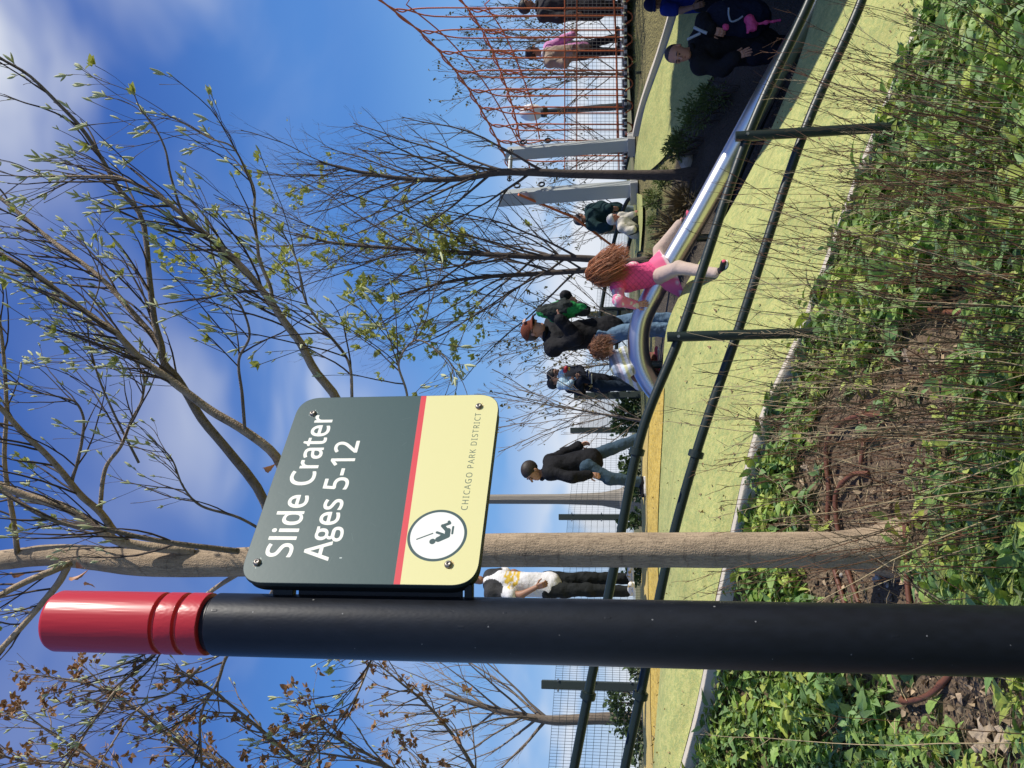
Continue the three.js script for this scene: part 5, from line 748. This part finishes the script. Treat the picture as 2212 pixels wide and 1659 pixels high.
    const pts = [[-.035, .0], [-.02, .036], [.05, .036], [.13, .046], [.19, .04], [.215, .0]], shp = new THREE.Shape(), kx = L / .27; pts.forEach(([u, v], q2) => q2 ? shp.lineTo(u * kx * 1.0, v * s) : shp.moveTo(u * kx, v * s)); [...pts].reverse().forEach(([u, v]) => shp.lineTo(u * kx, -v * s)); const sg = new THREE.ExtrudeGeometry(shp, { depth: .018 * s, bevelEnabled: true, bevelSize: .006 * s, bevelThickness: .005 * s, bevelSegments: 2 }); const sm = mesh('sole', sg, o.shoes.sole ?? mat(.7, .68, .64, .7), t); sm.applyMatrix4(frame(heel.clone().addScaledVector(y, -.046 * s), f, x.clone().negate(), y));
  }
  if (o.hair) {
    const hm = new THREE.MeshStandardMaterial({ color: lin(...o.hairCol), roughness: .6 });
    if (o.hair.cap !== false) { const th = o.hair.thick ?? .035, line = o.hair.line ?? .05; mesh('hair', nets((p) => { const [x, y, z] = loc(p), n = (o.hair.rough ?? .01) * fbm(x * 9, y * 9, z * 9, 3) * 2; return Math.max(ell(x, y - .1, z + .06, .33 + th, .39 + th, .42 + th) - n, z * .8 - y - line - .03 * noise(x * 12, y * 12, z * 12)) * H; }, ...hb(hc, H * .75), .0065), hm, t); }
    if (o.hair.locks) { const R = rng(o.hair.seed ?? 3), tb = new Tubes(), L = o.hair.locks; for (let n = 0; n < L.n; n++) { const a = R() * 6.28, b = R(), st = hp(Math.cos(a) * .34 * (.4 + .6 * b), .46 - .5 * b * b + .05 * R(), -.1 + Math.sin(a) * .36 * (.4 + .6 * b) - .12); const w = [st]; let d = st.clone().sub(hp(0, -.2, -.1)).normalize(); for (let q = 0; q < L.steps; q++) { d.lerp(L.flow.clone().add(V3((R() - .5) * L.curl, (R() - .5) * L.curl, (R() - .5) * L.curl)), L.pull).normalize(); const nx = w[q].clone().addScaledVector(d, L.len / L.steps * (.7 + .6 * R())); if (headF([nx.x, nx.y, nx.z]) < .008) nx.addScaledVector(nx.clone().sub(hc).normalize(), .02); w.push(nx); } const c = .55 + .95 * R(); tb.tube(smooth(w, L.steps * 2), [L.r, L.r * 1.1, L.r * .8, .0006], 4, false, o.hairCol.map((v, i) => v * c * (i === 0 ? 1 + .25 * R() : 1))); } mesh('locks', tb.geo(), new THREE.MeshStandardMaterial({ vertexColors: true, roughness: .5 }), t); }
  }
  if (o.cap) {
    const cm = o.cap.mat, th = .055; mesh('cap_crown', nets((p) => { const [x, y, z] = loc(p); return Math.max(ell(x, y - .1, z + .05, .33 + th, .40 + th, .43 + th), -(y - .14 + .12 * z)) * H; }, ...hb(hc, H * .78), .006), cm, t);
    const bp = []; const bt = new Tubes(); const br = new THREE.BufferGeometry(), P = [], I = []; for (let a = 0; a <= 12; a++) for (let b = 0; b <= 4; b++) { const u = (a / 12 - .5) * 2, v = b / 4, ang = u * 1.15, r0 = .44, ext = .34 * v * Math.sqrt(Math.max(0, 1 - u * u * .9)); const q = hp(Math.sin(ang) * (.36 + ext * .35), .17 - .09 * v - .07 * u * u, .02 + Math.cos(ang) * r0 + ext * .8 - .02); P.push(q.x, q.y, q.z); }
    for (let sd = 0; sd < 2; sd++) for (let a = 0; a < 12; a++) for (let b = 0; b < 4; b++) { const i = a * 5 + b; sd ? I.push(i, i + 1, i + 5, i + 1, i + 6, i + 5) : 0; } br.setAttribute('position', new THREE.Float32BufferAttribute(P, 3)); br.setIndex(I); br.computeVertexNormals(); const bm = cm.clone(); bm.side = THREE.DoubleSide; mesh('cap_brim', br, bm, t);
    if (o.cap.patch) { const pm = mesh('cap_patch', new RoundedBoxGeometry(.3 * H, .15 * H, .012, 2, .005), o.cap.patch, t); const pc = hp(.0, .42, .40); frame(pc, fx, up.clone().multiplyScalar(.8).addScaledVector(fz, -.6).normalize(), fz.clone().multiplyScalar(.8).addScaledVector(up, .6).normalize()).decompose(pm.position, pm.quaternion, pm.scale); }
    if (o.cap.glasses) mesh('sunglasses', new Tubes().tube(smooth([hp(-.33, .03, 0), hp(-.26, .02, .36), hp(-.13, 0, .42), hp(0, .02, .44), hp(.13, 0, .42), hp(.26, .02, .36), hp(.33, .03, 0)], 30), (f) => { const x = Math.abs(f - .5) * 2; return (x > .12 && x < .62 ? .05 : .016) * H; }, 6).geo(), mat(.012, .012, .014, .15), t);
  }
  return t;
}
const z1 = (X, Y, d) => at(1016.6 + .286 * X, 406.6 + .286 * Y, d), z3 = (X, Y, d) => at(982.7 + .2655 * X, 847.1 + .2655 * Y, d), zc = (X, Y, d) => at(1152 + .13786 * X, 745.5 + .13786 * Y, d), zb = (X, Y, d) => at(1355.4 + .21446 * X, .21446 * Y, d), z6 = (X, Y, d) => at(779 + .286 * X, .286 * Y, d);
const blackCloth = cloth(.012, .012, .014, .8), navyCloth = cloth(.012, .014, .022, .85), whiteSole = mat(.72, .7, .66, .6);

// boy in a black hoodie striding along the crest
person({ label: 'boy in black hoodie and blue jeans striding along the yellow crest', s: .70, H: .205, skin: [.52, .27, .17], hairCol: [.03, .02, .015], face: V3(-.95, -.12, .25), cell: .0095,
  j: { head: z3(622, 645, 7.75), neck: z3(728, 668, 7.8), chest: z3(820, 610, 7.8), pelvis: z3(1040, 572, 7.8), shL: z3(775, 660, 7.68), elL: z3(945, 690, 7.58), wrL: z3(1092, 672, 7.6), shR: z3(775, 560, 7.92), elR: z3(900, 490, 8.0), wrR: z3(1012, 438, 8.0), hipL: z3(1075, 600, 7.72), knL: z3(1250, 700, 7.68), anL: z3(1500, 730, 7.7), toeL: z3(1530, 860, 7.66), hipR: z3(1070, 540, 7.88), knR: z3(1270, 462, 7.9), anR: z3(1500, 375, 7.92), toeR: z3(1545, 450, 7.9) },
  hand: { L: { dir: V3(-.1, -1, .1), palm: V3(-.3, 0, -1), curl: .7, side: 1 }, R: { dir: V3(.35, -.8, -.1), palm: V3(-.5, 0, .6), curl: .7, side: -1 } },
  top: { name: 'hoodie', mat: blackCloth, hem: .1, wrinkle: .022, collar: true, flare: .02 }, bottom: { mat: cloth(.05, .085, .12), wrinkle: .02 }, shoes: { mat: cloth(.015, .015, .018), sole: whiteSole, len: .27 }, hair: { thick: .03, rough: .004 } });

// child in a white T-shirt half hidden by the sign
person({ label: 'child in white T-shirt with dark sleeves and black trousers behind the sign', s: .78, H: .21, skin: [.34, .17, .10], hairCol: [.02, .014, .01], face: V3(.7, -.05, .7), cell: .0105,
  j: { head: z3(85, 1512, 7.9), neck: z3(205, 1530, 7.9), chest: z3(380, 1555, 7.9), pelvis: z3(720, 1570, 7.9), shL: z3(290, 1500, 8.0), elL: z3(480, 1470, 8.06), wrL: z3(620, 1500, 8.05), shR: z3(300, 1640, 7.8), elR: z3(540, 1650, 7.72), wrR: z3(665, 1585, 7.66), hipL: z3(760, 1525, 7.96), knL: z3(1060, 1515, 7.95), anL: z3(1400, 1520, 7.95), toeL: z3(1470, 1440, 7.85), hipR: z3(760, 1615, 7.85), knR: z3(1080, 1610, 7.8), anR: z3(1405, 1620, 7.8), toeR: z3(1480, 1560, 7.65) },
  hand: { R: { dir: V3(.3, -.9, .2), palm: V3(.2, -.1, -1), curl: .9, side: -1 }, L: { dir: V3(.1, -1, 0), palm: V3(-.4, 0, -1), curl: .6 } },
  top: { name: 't_shirt', mat: dyed(), sleeve: .62, hem: .08, col: (p) => { const a = z3(290, 1500, 8), b = z3(300, 1640, 7.8), d = Math.min(Math.hypot(p[0] - a.x, p[1] - a.y, p[2] - a.z), Math.hypot(p[0] - b.x, p[1] - b.y, p[2] - b.z)), lg = z3(455, 1525, 7.75); if (d < .135) return [.03, .03, .032]; if (Math.hypot((p[0] - lg.x) * .9, p[1] - lg.y) < .075 && noise(p[0] * 38, p[1] * 38) > -.12 && p[2] > lg.z - .25) return [.75, .5, .06]; return [.78, .76, .76]; } },
  bottom: { mat: cloth(.018, .02, .02), wrinkle: .022 }, shoes: { mat: dyed(), sole: mat(.75, .75, .73, .5), len: .3, col: (p) => noise(p[0] * 26, p[1] * 26, p[2] * 26) > .24 ? [.6, .4, .12] : [.75, .74, .72] }, hair: { thick: .06, rough: .03 } });

// man in a rust cap holding a bundled jacket
person({ label: 'man in rust red cap, black jacket and blue jeans holding a green bundle', s: .98, H: .245, skin: [.50, .25, .16], hairCol: [.05, .03, .02], face: V3(.82, -.35, .5), headUp: V3(.12, 1, .05), cell: .012,
  j: { head: z1(475, 1072, 8.6), neck: z1(575, 1105, 8.65), chest: z1(690, 1128, 8.68), pelvis: z1(960, 1090, 8.7), shL: z1(625, 1030, 8.82), elL: z1(760, 900, 8.72), wrL: z1(718, 815, 8.58), shR: z1(625, 1205, 8.5), elR: z1(800, 1130, 8.36), wrR: z1(672, 985, 8.34), hipL: z1(985, 1050, 8.78), knL: z1(1270, 985, 8.7), anL: z1(1590, 1000, 8.7), toeL: z1(1625, 920, 8.6), hipR: z1(985, 1125, 8.62), knR: z1(1280, 1065, 8.5), anR: z1(1595, 1075, 8.55), toeR: z1(1640, 1000, 8.4) },
  hand: { R: { dir: V3(.75, .45, .0), palm: V3(.1, -.3, -1), curl: .8, side: -1 }, L: { dir: V3(-.5, -.75, .3), palm: V3(-.3, .2, -1), curl: .75, side: 1 } },
  top: { mat: cloth(.014, .014, .016, .75), hem: .13, wrinkle: .024, collar: true, flare: .012, thick: .024 }, bottom: { mat: cloth(.13, .21, .30), wrinkle: .024, flare: .03 }, shoes: { mat: cloth(.2, .19, .18), sole: whiteSole, len: .29 }, hair: { thick: .02, line: .0 }, cap: { mat: cloth(.17, .05, .028), patch: mat(.5, .32, .25, .8), glasses: true } });
{ const a = z1(540, 935, 8.42), b = z1(700, 905, 8.4), c = z1(870, 930, 8.42), B = [bone(a, b, .06, .085), bone(b, c, .085, .05), bone(z1(640, 960, 8.4), z1(820, 900, 8.44), .07, .06)], [lo, hi] = boneBox(B, .06); const g = nets((p) => blend(B, .05)(p) - .035 * fbm(p[0] * 14, p[1] * 10, p[2] * 14, 3), lo, hi, .009, (p) => { const q = fbm(p[0] * 6, p[1] * 4, p[2] * 6, 2); return q > .02 ? [.012, .26, .06] : [.012, .018, .016]; }); tag(mesh('bundled_jacket', g, dyed()), 'bright green and black jacket bundled in the arms of the man in cap', 'jacket'); }

// girl in pink climbing over the steel tube
{
  const white = [.74, .66, .64], pink = [.85, .09, .26], blotch = (p) => fbm(p[0] * 22, p[1] * 22, p[2] * 22, 2) > .1 ? white : [.80, .22, .36];
  person({ label: 'girl with long brown hair in pink quilted vest straddling the steel slide', s: .74, H: .215, skin: [.55, .29, .2], hairCol: [.34, .135, .048], face: V3(.55, -.35, -.75), headUp: V3(.15, 1, .05), cell: .0095, legs: .92,
    j: { head: z1(985, 640, 7.42), neck: z1(1080, 680, 7.44), chest: z1(1180, 690, 7.45), pelvis: z1(1400, 640, 7.45), shL: z1(1110, 745, 7.36), elL: z1(1120, 850, 7.28), wrL: z1(1245, 880, 7.38), shR: z1(1120, 640, 7.55), elR: z1(1230, 600, 7.6), wrR: z1(1330, 640, 7.58), hipL: z1(1430, 660, 7.38), knL: z1(1570, 600, 6.82), anL: z1(1870, 640, 6.46), toeL: z1(1960, 590, 6.38), hipR: z1(1430, 590, 7.52), knR: z1(1425, 470, 7.6), anR: z1(1585, 270, 7.6), toeR: z1(1565, 150, 7.6) },
    hand: { L: { dir: V3(.1, -1, -.05), palm: V3(0, -.1, -1), curl: .35, spread: .35, side: 1 }, R: { dir: V3(.1, -1, 0), palm: V3(0, 0, 1), curl: .5 } },
    top: { name: 'vest', split: true, mat: dyed(), hem: .02, wrinkle: .008, col: (p) => { const u = (p[0] + p[1]) * 19, v = (p[0] - p[1]) * 19, q = Math.min(Math.abs(u - Math.round(u)), Math.abs(v - Math.round(v))); const k = q < .1 ? .72 : 1; return pink.map((c) => c * k); }, sleeveMat: dyed(), sleeveCol: blotch }, bottom: { name: 'tights', mat: cloth(.54, .42, .35), wrinkle: .006, flare: .004 }, shoes: { mat: dyed(), sole: whiteSole, len: .27, up: { R: V3(.35, .9, 0).normalize() }, col: (p) => noise(p[0] * 24, p[1] * 30, p[2] * 24) > .2 ? [.8, .12, .2] : [.018, .017, .02] },
    hair: { thick: .06, line: .22, rough: .05, seed: 9, locks: { n: 1700, steps: 9, flow: V3(.5, -1, .1), curl: .8, pull: .5, len: .31, r: .0024 } } });
}
{ // her skirt belongs to the girl as clothing
  const girl = scene.children.filter((c) => c.userData.category === 'person').pop(), top = z1(1380, 645, 7.45), hemC = z1(1545, 660, 7.38), R = rng(8), N = 44, P = [], C = [], I = [], ax = hemC.clone().sub(top), x = V3(.9, .35, 0).normalize(), z = V3(0, 0, 1);
  for (let q = 0; q <= 8; q++) for (let a = 0; a <= N; a++) { const f = q / 8, th = a / N * 6.283, r = lerp(.115, .235, Math.pow(f, .75)) * (1 + .07 * Math.sin(th * 9) * f), v = top.clone().addScaledVector(ax, f * (1 - .25 * Math.max(0, Math.cos(th)) * f)).addScaledVector(x, Math.cos(th) * r).addScaledVector(z, Math.sin(th) * r * .8); P.push(v.x, v.y, v.z); C.push(...(f > .78 && noise(th * 3.2, f * 3) > -.05 ? [.76, .62, .60] : [.78, .14, .27])); }
  for (let q = 0; q < 8; q++) for (let a = 0; a < N; a++) { const i = q * (N + 1) + a, b = i + N + 1; I.push(i, b, i + 1, b, b + 1, i + 1); } const g = new THREE.BufferGeometry(); g.setAttribute('position', new THREE.Float32BufferAttribute(P, 3)); g.setAttribute('color', new THREE.Float32BufferAttribute(C, 3)); g.setIndex(I); g.computeVertexNormals(); mesh('skirt', g, new THREE.MeshStandardMaterial({ vertexColors: true, roughness: .85, side: THREE.DoubleSide }), girl);
}
// toddler in a striped top at the head of the slide
{
  const pal = [[.55, .62, .72], [.30, .38, .5], [.58, .57, .32], [.18, .2, .26], [.62, .66, .74], [.45, .4, .45], [.35, .36, .25]];
  person({ label: 'curly-haired toddler in pale striped hooded top sitting at the slide top', s: .56, H: .19, skin: [.55, .3, .21], hairCol: [.19, .09, .04], face: V3(.5, -.25, -.75), headUp: V3(.25, 1, 0), cell: .0085, girth: 1.25,
    j: { head: z1(1000, 1205, 7.75), neck: z1(1075, 1265, 7.75), chest: z1(1130, 1330, 7.75), pelvis: z1(1255, 1400, 7.75), shL: z1(1110, 1370, 7.64), elL: z1(1190, 1380, 7.55), wrL: z1(1245, 1345, 7.6), shR: z1(1090, 1270, 7.86), elR: z1(1160, 1240, 7.82), wrR: z1(1232, 1245, 7.74), hipL: z1(1270, 1410, 7.66), knL: z1(1320, 1345, 7.72), anL: z1(1420, 1395, 7.66), toeL: z1(1440, 1345, 7.62), hipR: z1(1265, 1350, 7.84), knR: z1(1300, 1275, 7.78), anR: z1(1385, 1272, 7.7), toeR: z1(1400, 1222, 7.66) },
    hand: { L: { dir: V3(.4, -.8, -.1), palm: V3(0, -.3, -1), curl: .5 }, R: { dir: V3(.2, -1, 0), palm: V3(0, 0, -1), curl: .4, side: -1 } },
    top: { name: 'striped_top', mat: dyed(), hem: .1, flare: .03, thick: .02, wrinkle: .02, col: (p) => { const q = Math.floor(((p[1] * 1.0 - p[0] * .32) + 9) * 34 + .3 * noise(p[0] * 8, p[2] * 8)); return pal[((q * 5) % 7 + 7) % 7]; } }, bottom: { mat: dyed(), col: (p) => noise(p[0] * 30, p[1] * 30, p[2] * 30) > 0 ? [.16, .04, .035] : [.2, .1, .06] }, shoes: { mat: cloth(.62, .14, .2), sole: whiteSole, len: .26 },
    hair: { thick: .1, line: .16, rough: .08, seed: 12, locks: { n: 1000, steps: 6, flow: V3(.25, -.8, .1), curl: 2.0, pull: .6, len: .13, r: .0026 } } });
}
// bald man in black, in the shade
person({ label: 'balding man in black jacket standing in the shaded crater with raised arm', s: 1.0, H: .25, skin: [.46, .23, .15], hairCol: [.04, .03, .025], face: V3(-.62, -.42, .66), headUp: V3(-.05, 1, .12), cell: .013, girth: 1.1,
  j: { head: zb(505, 545, 8.0), neck: zb(660, 525, 8.06), chest: zb(830, 520, 8.1), pelvis: zb(1240, 480, 8.15), shL: zb(720, 420, 8.16), elL: zb(770, 215, 8.05), wrL: zb(838, 300, 7.92), shR: zb(730, 650, 7.95), elR: zb(960, 690, 7.85), wrR: zb(1075, 580, 7.7), hipL: zb(1290, 440, 8.2), knL: zb(1700, 440, 8.15), anL: zb(2080, 440, 8.15), toeL: zb(2130, 480, 8.0), hipR: zb(1290, 530, 8.05), knR: zb(1700, 540, 8.0), anR: zb(2080, 545, 8.05), toeR: zb(2130, 600, 7.9) },
  hand: { R: { dir: V3(.25, -.9, .25), palm: V3(-.2, -.2, -1), curl: .15, spread: .45, side: -1 }, L: { dir: V3(-.35, -.75, .2), palm: V3(.5, 0, -.8), curl: .8, side: 1 } },
  top: { mat: blackCloth, hem: .14, thick: .026, wrinkle: .022, collar: true }, bottom: { mat: navyCloth }, shoes: { mat: cloth(.02, .02, .02), len: .3 }, hair: { thick: .012, line: -.22, rough: .004 } });
{ // dark backpack with a pink toy hanging from it
  const t = thing('backpack', 'dark navy backpack with pale straps and pink toys beside the bald man', 'backpack'); const B = [bone(zb(960, 190, 8.1), zb(1250, 200, 8.1), .17, .19), bone(zb(930, 290, 8.05), zb(1200, 300, 8.05), .12, .14)], [lo, hi] = boneBox(B, .05); mesh('bag', nets((p) => blend(B, .08)(p) - .03 * fbm(p[0] * 8, p[1] * 8, p[2] * 8, 3), lo, hi, .012), cloth(.012, .016, .035), t);
  const strap = cloth(.36, .42, .48); mesh('strap', new Tubes().tube(smooth([zb(1020, 80, 7.86), zb(1020, 150, 7.86), zb(1045, 215, 7.86), zb(1110, 200, 7.86), zb(1160, 165, 7.86)], 20), .009, 6).geo(), strap, t); mesh('strap', new Tubes().tube(smooth([zb(670, 275, 7.88), zb(740, 310, 7.86), zb(800, 335, 7.85)], 10), .016, 6).geo(), strap, t); mesh('strap', new Tubes().tube(smooth([zb(600, 400, 7.9), zb(670, 365, 7.88), zb(735, 335, 7.86)], 10), .014, 6).geo(), strap, t);
  const pk = mat(.75, .08, .25, .6), toy = (B2) => { const [l2, h2] = boneBox(B2, .03); mesh('pink_toy', nets((p) => blend(B2, .03)(p) - .012 * fbm(p[0] * 30, p[1] * 30, p[2] * 30, 2), l2, h2, .006), pk, t); }; toy([bone(zb(1230, 200, 7.86), zb(1270, 280, 7.86), .05, .035), bone(zb(1230, 260, 7.86), zb(1215, 320, 7.86), .03, .015), bone(zb(1290, 245, 7.86), zb(1400, 225, 7.85), .012, .012), bone(zb(1400, 225, 7.85), zb(1535, 207, 7.85), .012, .013)]); toy([bone(zb(980, 265, 7.86), zb(1000, 290, 7.86), .022, .018), bone(zb(985, 280, 7.86), zb(1015, 262, 7.86), .015, .01)]);
}
// youngster in blue with a dark cap at the crater rim
person({ label: 'visitor in navy cap and royal blue top by the juniper slope', s: .95, H: .24, skin: [.3, .15, .09], hairCol: [.02, .015, .012], face: V3(-.5, -.2, .8), cell: .014,
  j: { head: zb(270, 40, 10.4), neck: zb(360, 30, 10.4), chest: zb(440, 20, 10.4), pelvis: zb(700, 10, 10.4), shL: zb(390, -40, 10.5), elL: zb(540, -60, 10.45), wrL: zb(640, -50, 10.4), shR: zb(395, 90, 10.3), elR: zb(540, 105, 10.25), wrR: zb(660, 70, 10.1), hipL: zb(730, -15, 10.45), knL: zb(960, -15, 10.4), anL: zb(1190, -15, 10.4), toeL: zb(1215, 20, 10.3), hipR: zb(730, 35, 10.35), knR: zb(960, 40, 10.3), anR: zb(1190, 40, 10.3), toeR: zb(1215, 70, 10.2) },
  hand: { R: { dir: V3(.1, -.9, .3), palm: V3(.3, 0, -1), curl: .6, side: -1 } }, top: { name: 'blue_top', mat: cloth(.015, .03, .2), sleeve: .55 }, bottom: { mat: navyCloth }, shoes: { mat: blackCloth }, hair: { thick: .02 }, cap: { mat: cloth(.012, .016, .05) } });

// adult carrying a child, beyond the slide
person({ label: 'adult in navy coat and dark jeans carrying a child behind the slide end', s: .98, H: .235, skin: [.22, .11, .07], hairCol: [.012, .01, .009], face: V3(.75, -.1, .55), cell: .014,
  j: { head: zc(345, 470, 12), neck: zc(450, 500, 12), chest: zc(620, 540, 12), pelvis: zc(980, 590, 12), shL: zc(560, 420, 12.1), elL: zc(720, 390, 12), wrL: zc(790, 470, 11.8), shR: zc(580, 660, 11.95), elR: zc(740, 720, 11.8), wrR: zc(740, 600, 11.62), hipL: zc(1030, 560, 12.05), knL: zc(1350, 570, 12), anL: zc(1690, 580, 12), toeL: zc(1720, 530, 11.9), hipR: zc(1030, 630, 11.92), knR: zc(1350, 640, 11.9), anR: zc(1690, 650, 11.9), toeR: zc(1720, 600, 11.8) },
  hand: { R: { dir: V3(.9, .2, .2), palm: V3(0, .2, -1), curl: .5, side: -1 }, L: { dir: V3(-.8, -.2, .3), palm: V3(0, 0, -1), curl: .5 } }, top: { name: 'coat', mat: navyCloth, hem: .12 }, bottom: { mat: cloth(.02, .032, .05) }, shoes: { mat: blackCloth }, hair: { thick: .05 } });
person({ label: 'small child in light blue striped top carried on the arm of an adult', s: .56, H: .19, skin: [.26, .13, .085], hairCol: [.012, .01, .009], face: V3(.9, .1, .25), headUp: V3(.05, 1, 0), cell: .01,
  j: { head: zc(325, 585, 11.72), neck: zc(405, 590, 11.72), chest: zc(470, 585, 11.7), pelvis: zc(660, 600, 11.7), shL: zc(430, 525, 11.78), elL: zc(450, 450, 11.7), wrL: zc(475, 415, 11.66), shR: zc(430, 640, 11.62), elR: zc(540, 650, 11.55), wrR: zc(600, 580, 11.55), hipL: zc(690, 570, 11.75), knL: zc(720, 470, 11.66), anL: zc(830, 500, 11.62), toeL: zc(850, 460, 11.6), hipR: zc(690, 620, 11.62), knR: zc(760, 530, 11.5), anR: zc(870, 560, 11.5), toeR: zc(900, 500, 11.48) },
  hand: { L: { dir: V3(.8, .2, 0), palm: V3(0, -.3, -1), curl: .7 }, R: { dir: V3(.8, -.2, 0), palm: V3(0, 0, -1), curl: .5, side: -1 } }, top: { name: 'striped_top', mat: dyed(), wrinkle: .008, col: (p) => Math.floor(p[1] * 60) % 2 ? [.30, .48, .62] : [.5, .64, .72] }, bottom: { mat: navyCloth }, shoes: { mat: cloth(.03, .04, .08), sole: mat(.62, .56, .36, .7) }, hair: { thick: .06, rough: .02 } });
{ const t = thing('toy_figure', 'tiny red and yellow toy held up by the carried child', 'toy'), c = zc(495, 405, 11.62); const B = [bone(c, c.clone().add(V3(.05, -.02, 0)), .03, .025)], [lo, hi] = boneBox(B, .02); mesh('toy_body', nets(blend(B, .02), lo, hi, .006), mat(.55, .03, .04, .5), t); for (const [X, Y] of [[510, 350], [562, 375]]) { const q = zc(X, Y, 11.62), g = new THREE.IcosahedronGeometry(.02, 2); g.scale(1.2, .8, .8); mesh('toy_foot', g, mat(.7, .5, .06, .5), t).position.copy(q); mesh('toy_leg', new Tubes().tube([c.clone().add(V3(.03, -.01, 0)), q], .008, 6).geo(), mat(.05, .04, .04, .5), t); } }
// man in dark green jacket and hooded toddler beyond the trees
person({ label: 'man in dark green jacket and grey cap bending near the far pylon', s: .96, H: .235, skin: [.45, .23, .15], hairCol: [.05, .035, .025], face: V3(-.55, -.5, .5), cell: .015, headUp: V3(-.3, 1, .1),
  j: { head: z1(835, 235, 13.6), neck: z1(885, 225, 13.6), chest: z1(935, 215, 13.6), pelvis: z1(1055, 185, 13.65), shL: z1(905, 165, 13.7), elL: z1(985, 130, 13.6), wrL: z1(1050, 150, 13.45), shR: z1(915, 275, 13.5), elR: z1(990, 300, 13.4), wrR: z1(1050, 290, 13.3), hipL: z1(1075, 165, 13.7), knL: z1(1170, 160, 13.6), anL: z1(1290, 165, 13.6), toeL: z1(1300, 190, 13.5), hipR: z1(1075, 210, 13.6), knR: z1(1170, 215, 13.5), anR: z1(1290, 205, 13.5), toeR: z1(1300, 235, 13.4) },
  hand: { R: { dir: V3(0, -1, .1), palm: V3(.4, 0, -1), curl: .6 }, L: { dir: V3(-.2, -1, .1), palm: V3(.4, 0, -1), curl: .6 } }, top: { mat: cloth(.015, .04, .045), hem: .1, thick: .03, collar: true }, bottom: { mat: cloth(.2, .25, .3) }, shoes: { mat: blackCloth }, hair: { thick: .02 }, cap: { mat: cloth(.08, .08, .085) } });
person({ label: 'toddler in white hooded top reaching for the far rail', s: .55, H: .19, skin: [.5, .2, .13], hairCol: [.6, .58, .55], face: V3(.6, -.3, .6), cell: .011, girth: 1.2,
  j: { head: z1(1080, 232, 12.6), neck: z1(1118, 240, 12.6), chest: z1(1150, 265, 12.6), pelvis: z1(1215, 310, 12.6), shL: z1(1140, 215, 12.65), elL: z1(1185, 215, 12.6), wrL: z1(1228, 200, 12.55), shR: z1(1145, 300, 12.5), elR: z1(1190, 320, 12.45), wrR: z1(1230, 310, 12.4), hipL: z1(1222, 290, 12.65), knL: z1(1250, 230, 12.55), anL: z1(1290, 260, 12.55), toeL: z1(1300, 240, 12.5), hipR: z1(1222, 330, 12.55), knR: z1(1260, 300, 12.45), anR: z1(1292, 320, 12.45), toeR: z1(1300, 290, 12.4) },
  hand: { L: { dir: V3(.6, -.6, .2), palm: V3(0, -.5, -1), curl: .3 } }, top: { name: 'hooded_top', mat: cloth(.6, .56, .48), hem: .1, thick: .03, collar: true }, bottom: { mat: cloth(.05, .055, .05) }, shoes: { mat: blackCloth }, hair: { thick: .07, line: .12 } });
// two visitors on the rope bridge
person({ label: 'woman in beige jacket and pink shirt walking on the rope bridge', s: .93, H: .23, skin: [.36, .19, .12], hairCol: [.014, .012, .011], face: V3(.85, -.1, .4), cell: .014,
  j: { head: z6(1300, 395, 13.85), neck: z6(1385, 410, 13.85), chest: z6(1470, 415, 13.85), pelvis: z6(1640, 390, 13.85), shL: z6(1420, 360, 13.95), elL: z6(1530, 300, 13.90), wrL: z6(1600, 265, 13.85), shR: z6(1425, 470, 13.75), elR: z6(1540, 480, 13.67), wrR: z6(1600, 400, 13.60), hipL: z6(1670, 365, 13.91), knL: z6(1790, 320, 13.85), anL: z6(1925, 285, 13.85), toeL: z6(1950, 250, 13.80), hipR: z6(1670, 410, 13.79), knR: z6(1800, 390, 13.75), anR: z6(1935, 390, 13.75), toeR: z6(1960, 350, 13.70) },
  hand: { L: { dir: V3(.6, -.5, 0), palm: V3(0, 0, -1), curl: .5 }, R: { dir: V3(.8, -.3, .2), palm: V3(0, 0, -1), curl: .5, side: -1 } }, top: { mat: dyed(), hem: .1, thick: .025, collar: true, col: (p) => { const a = z6(1480, 350, 13.85); return p[0] > a.x - .02 ? [.62, .26, .5] : [.36, .28, .21]; } }, bottom: { mat: cloth(.02, .024, .035) }, shoes: { mat: blackCloth, sole: whiteSole }, hair: { thick: .06, line: .12 } });
person({ label: 'visitor in charcoal hooded coat at the far end of the rope bridge', s: .95, H: .24, skin: [.3, .16, .1], hairCol: [.03, .028, .026], face: V3(.6, 0, .6), cell: .015, girth: 1.3,
  j: { head: z6(1250, 45, 13.45), neck: z6(1340, 50, 13.45), chest: z6(1430, 60, 13.45), pelvis: z6(1640, 60, 13.45), shL: z6(1375, -10, 13.55), elL: z6(1500, -20, 13.55), wrL: z6(1600, 0, 13.45), shR: z6(1380, 120, 13.35), elR: z6(1500, 135, 13.30), wrR: z6(1610, 115, 13.25), hipL: z6(1670, 35, 13.50), knL: z6(1800, 35, 13.45), anL: z6(1940, 35, 13.45), toeL: z6(1960, 0, 13.35), hipR: z6(1670, 85, 13.40), knR: z6(1800, 90, 13.35), anR: z6(1940, 90, 13.35), toeR: z6(1960, 60, 13.25) },
  hand: { R: { dir: V3(0, -1, .1), palm: V3(.4, 0, -1), curl: .6 } }, top: { name: 'coat', mat: cloth(.045, .043, .045), hem: .3, thick: .035, collar: true }, bottom: { mat: navyCloth }, shoes: { mat: blackCloth }, hair: { thick: .07, line: .1 } });
renderer.render(scene, camera);
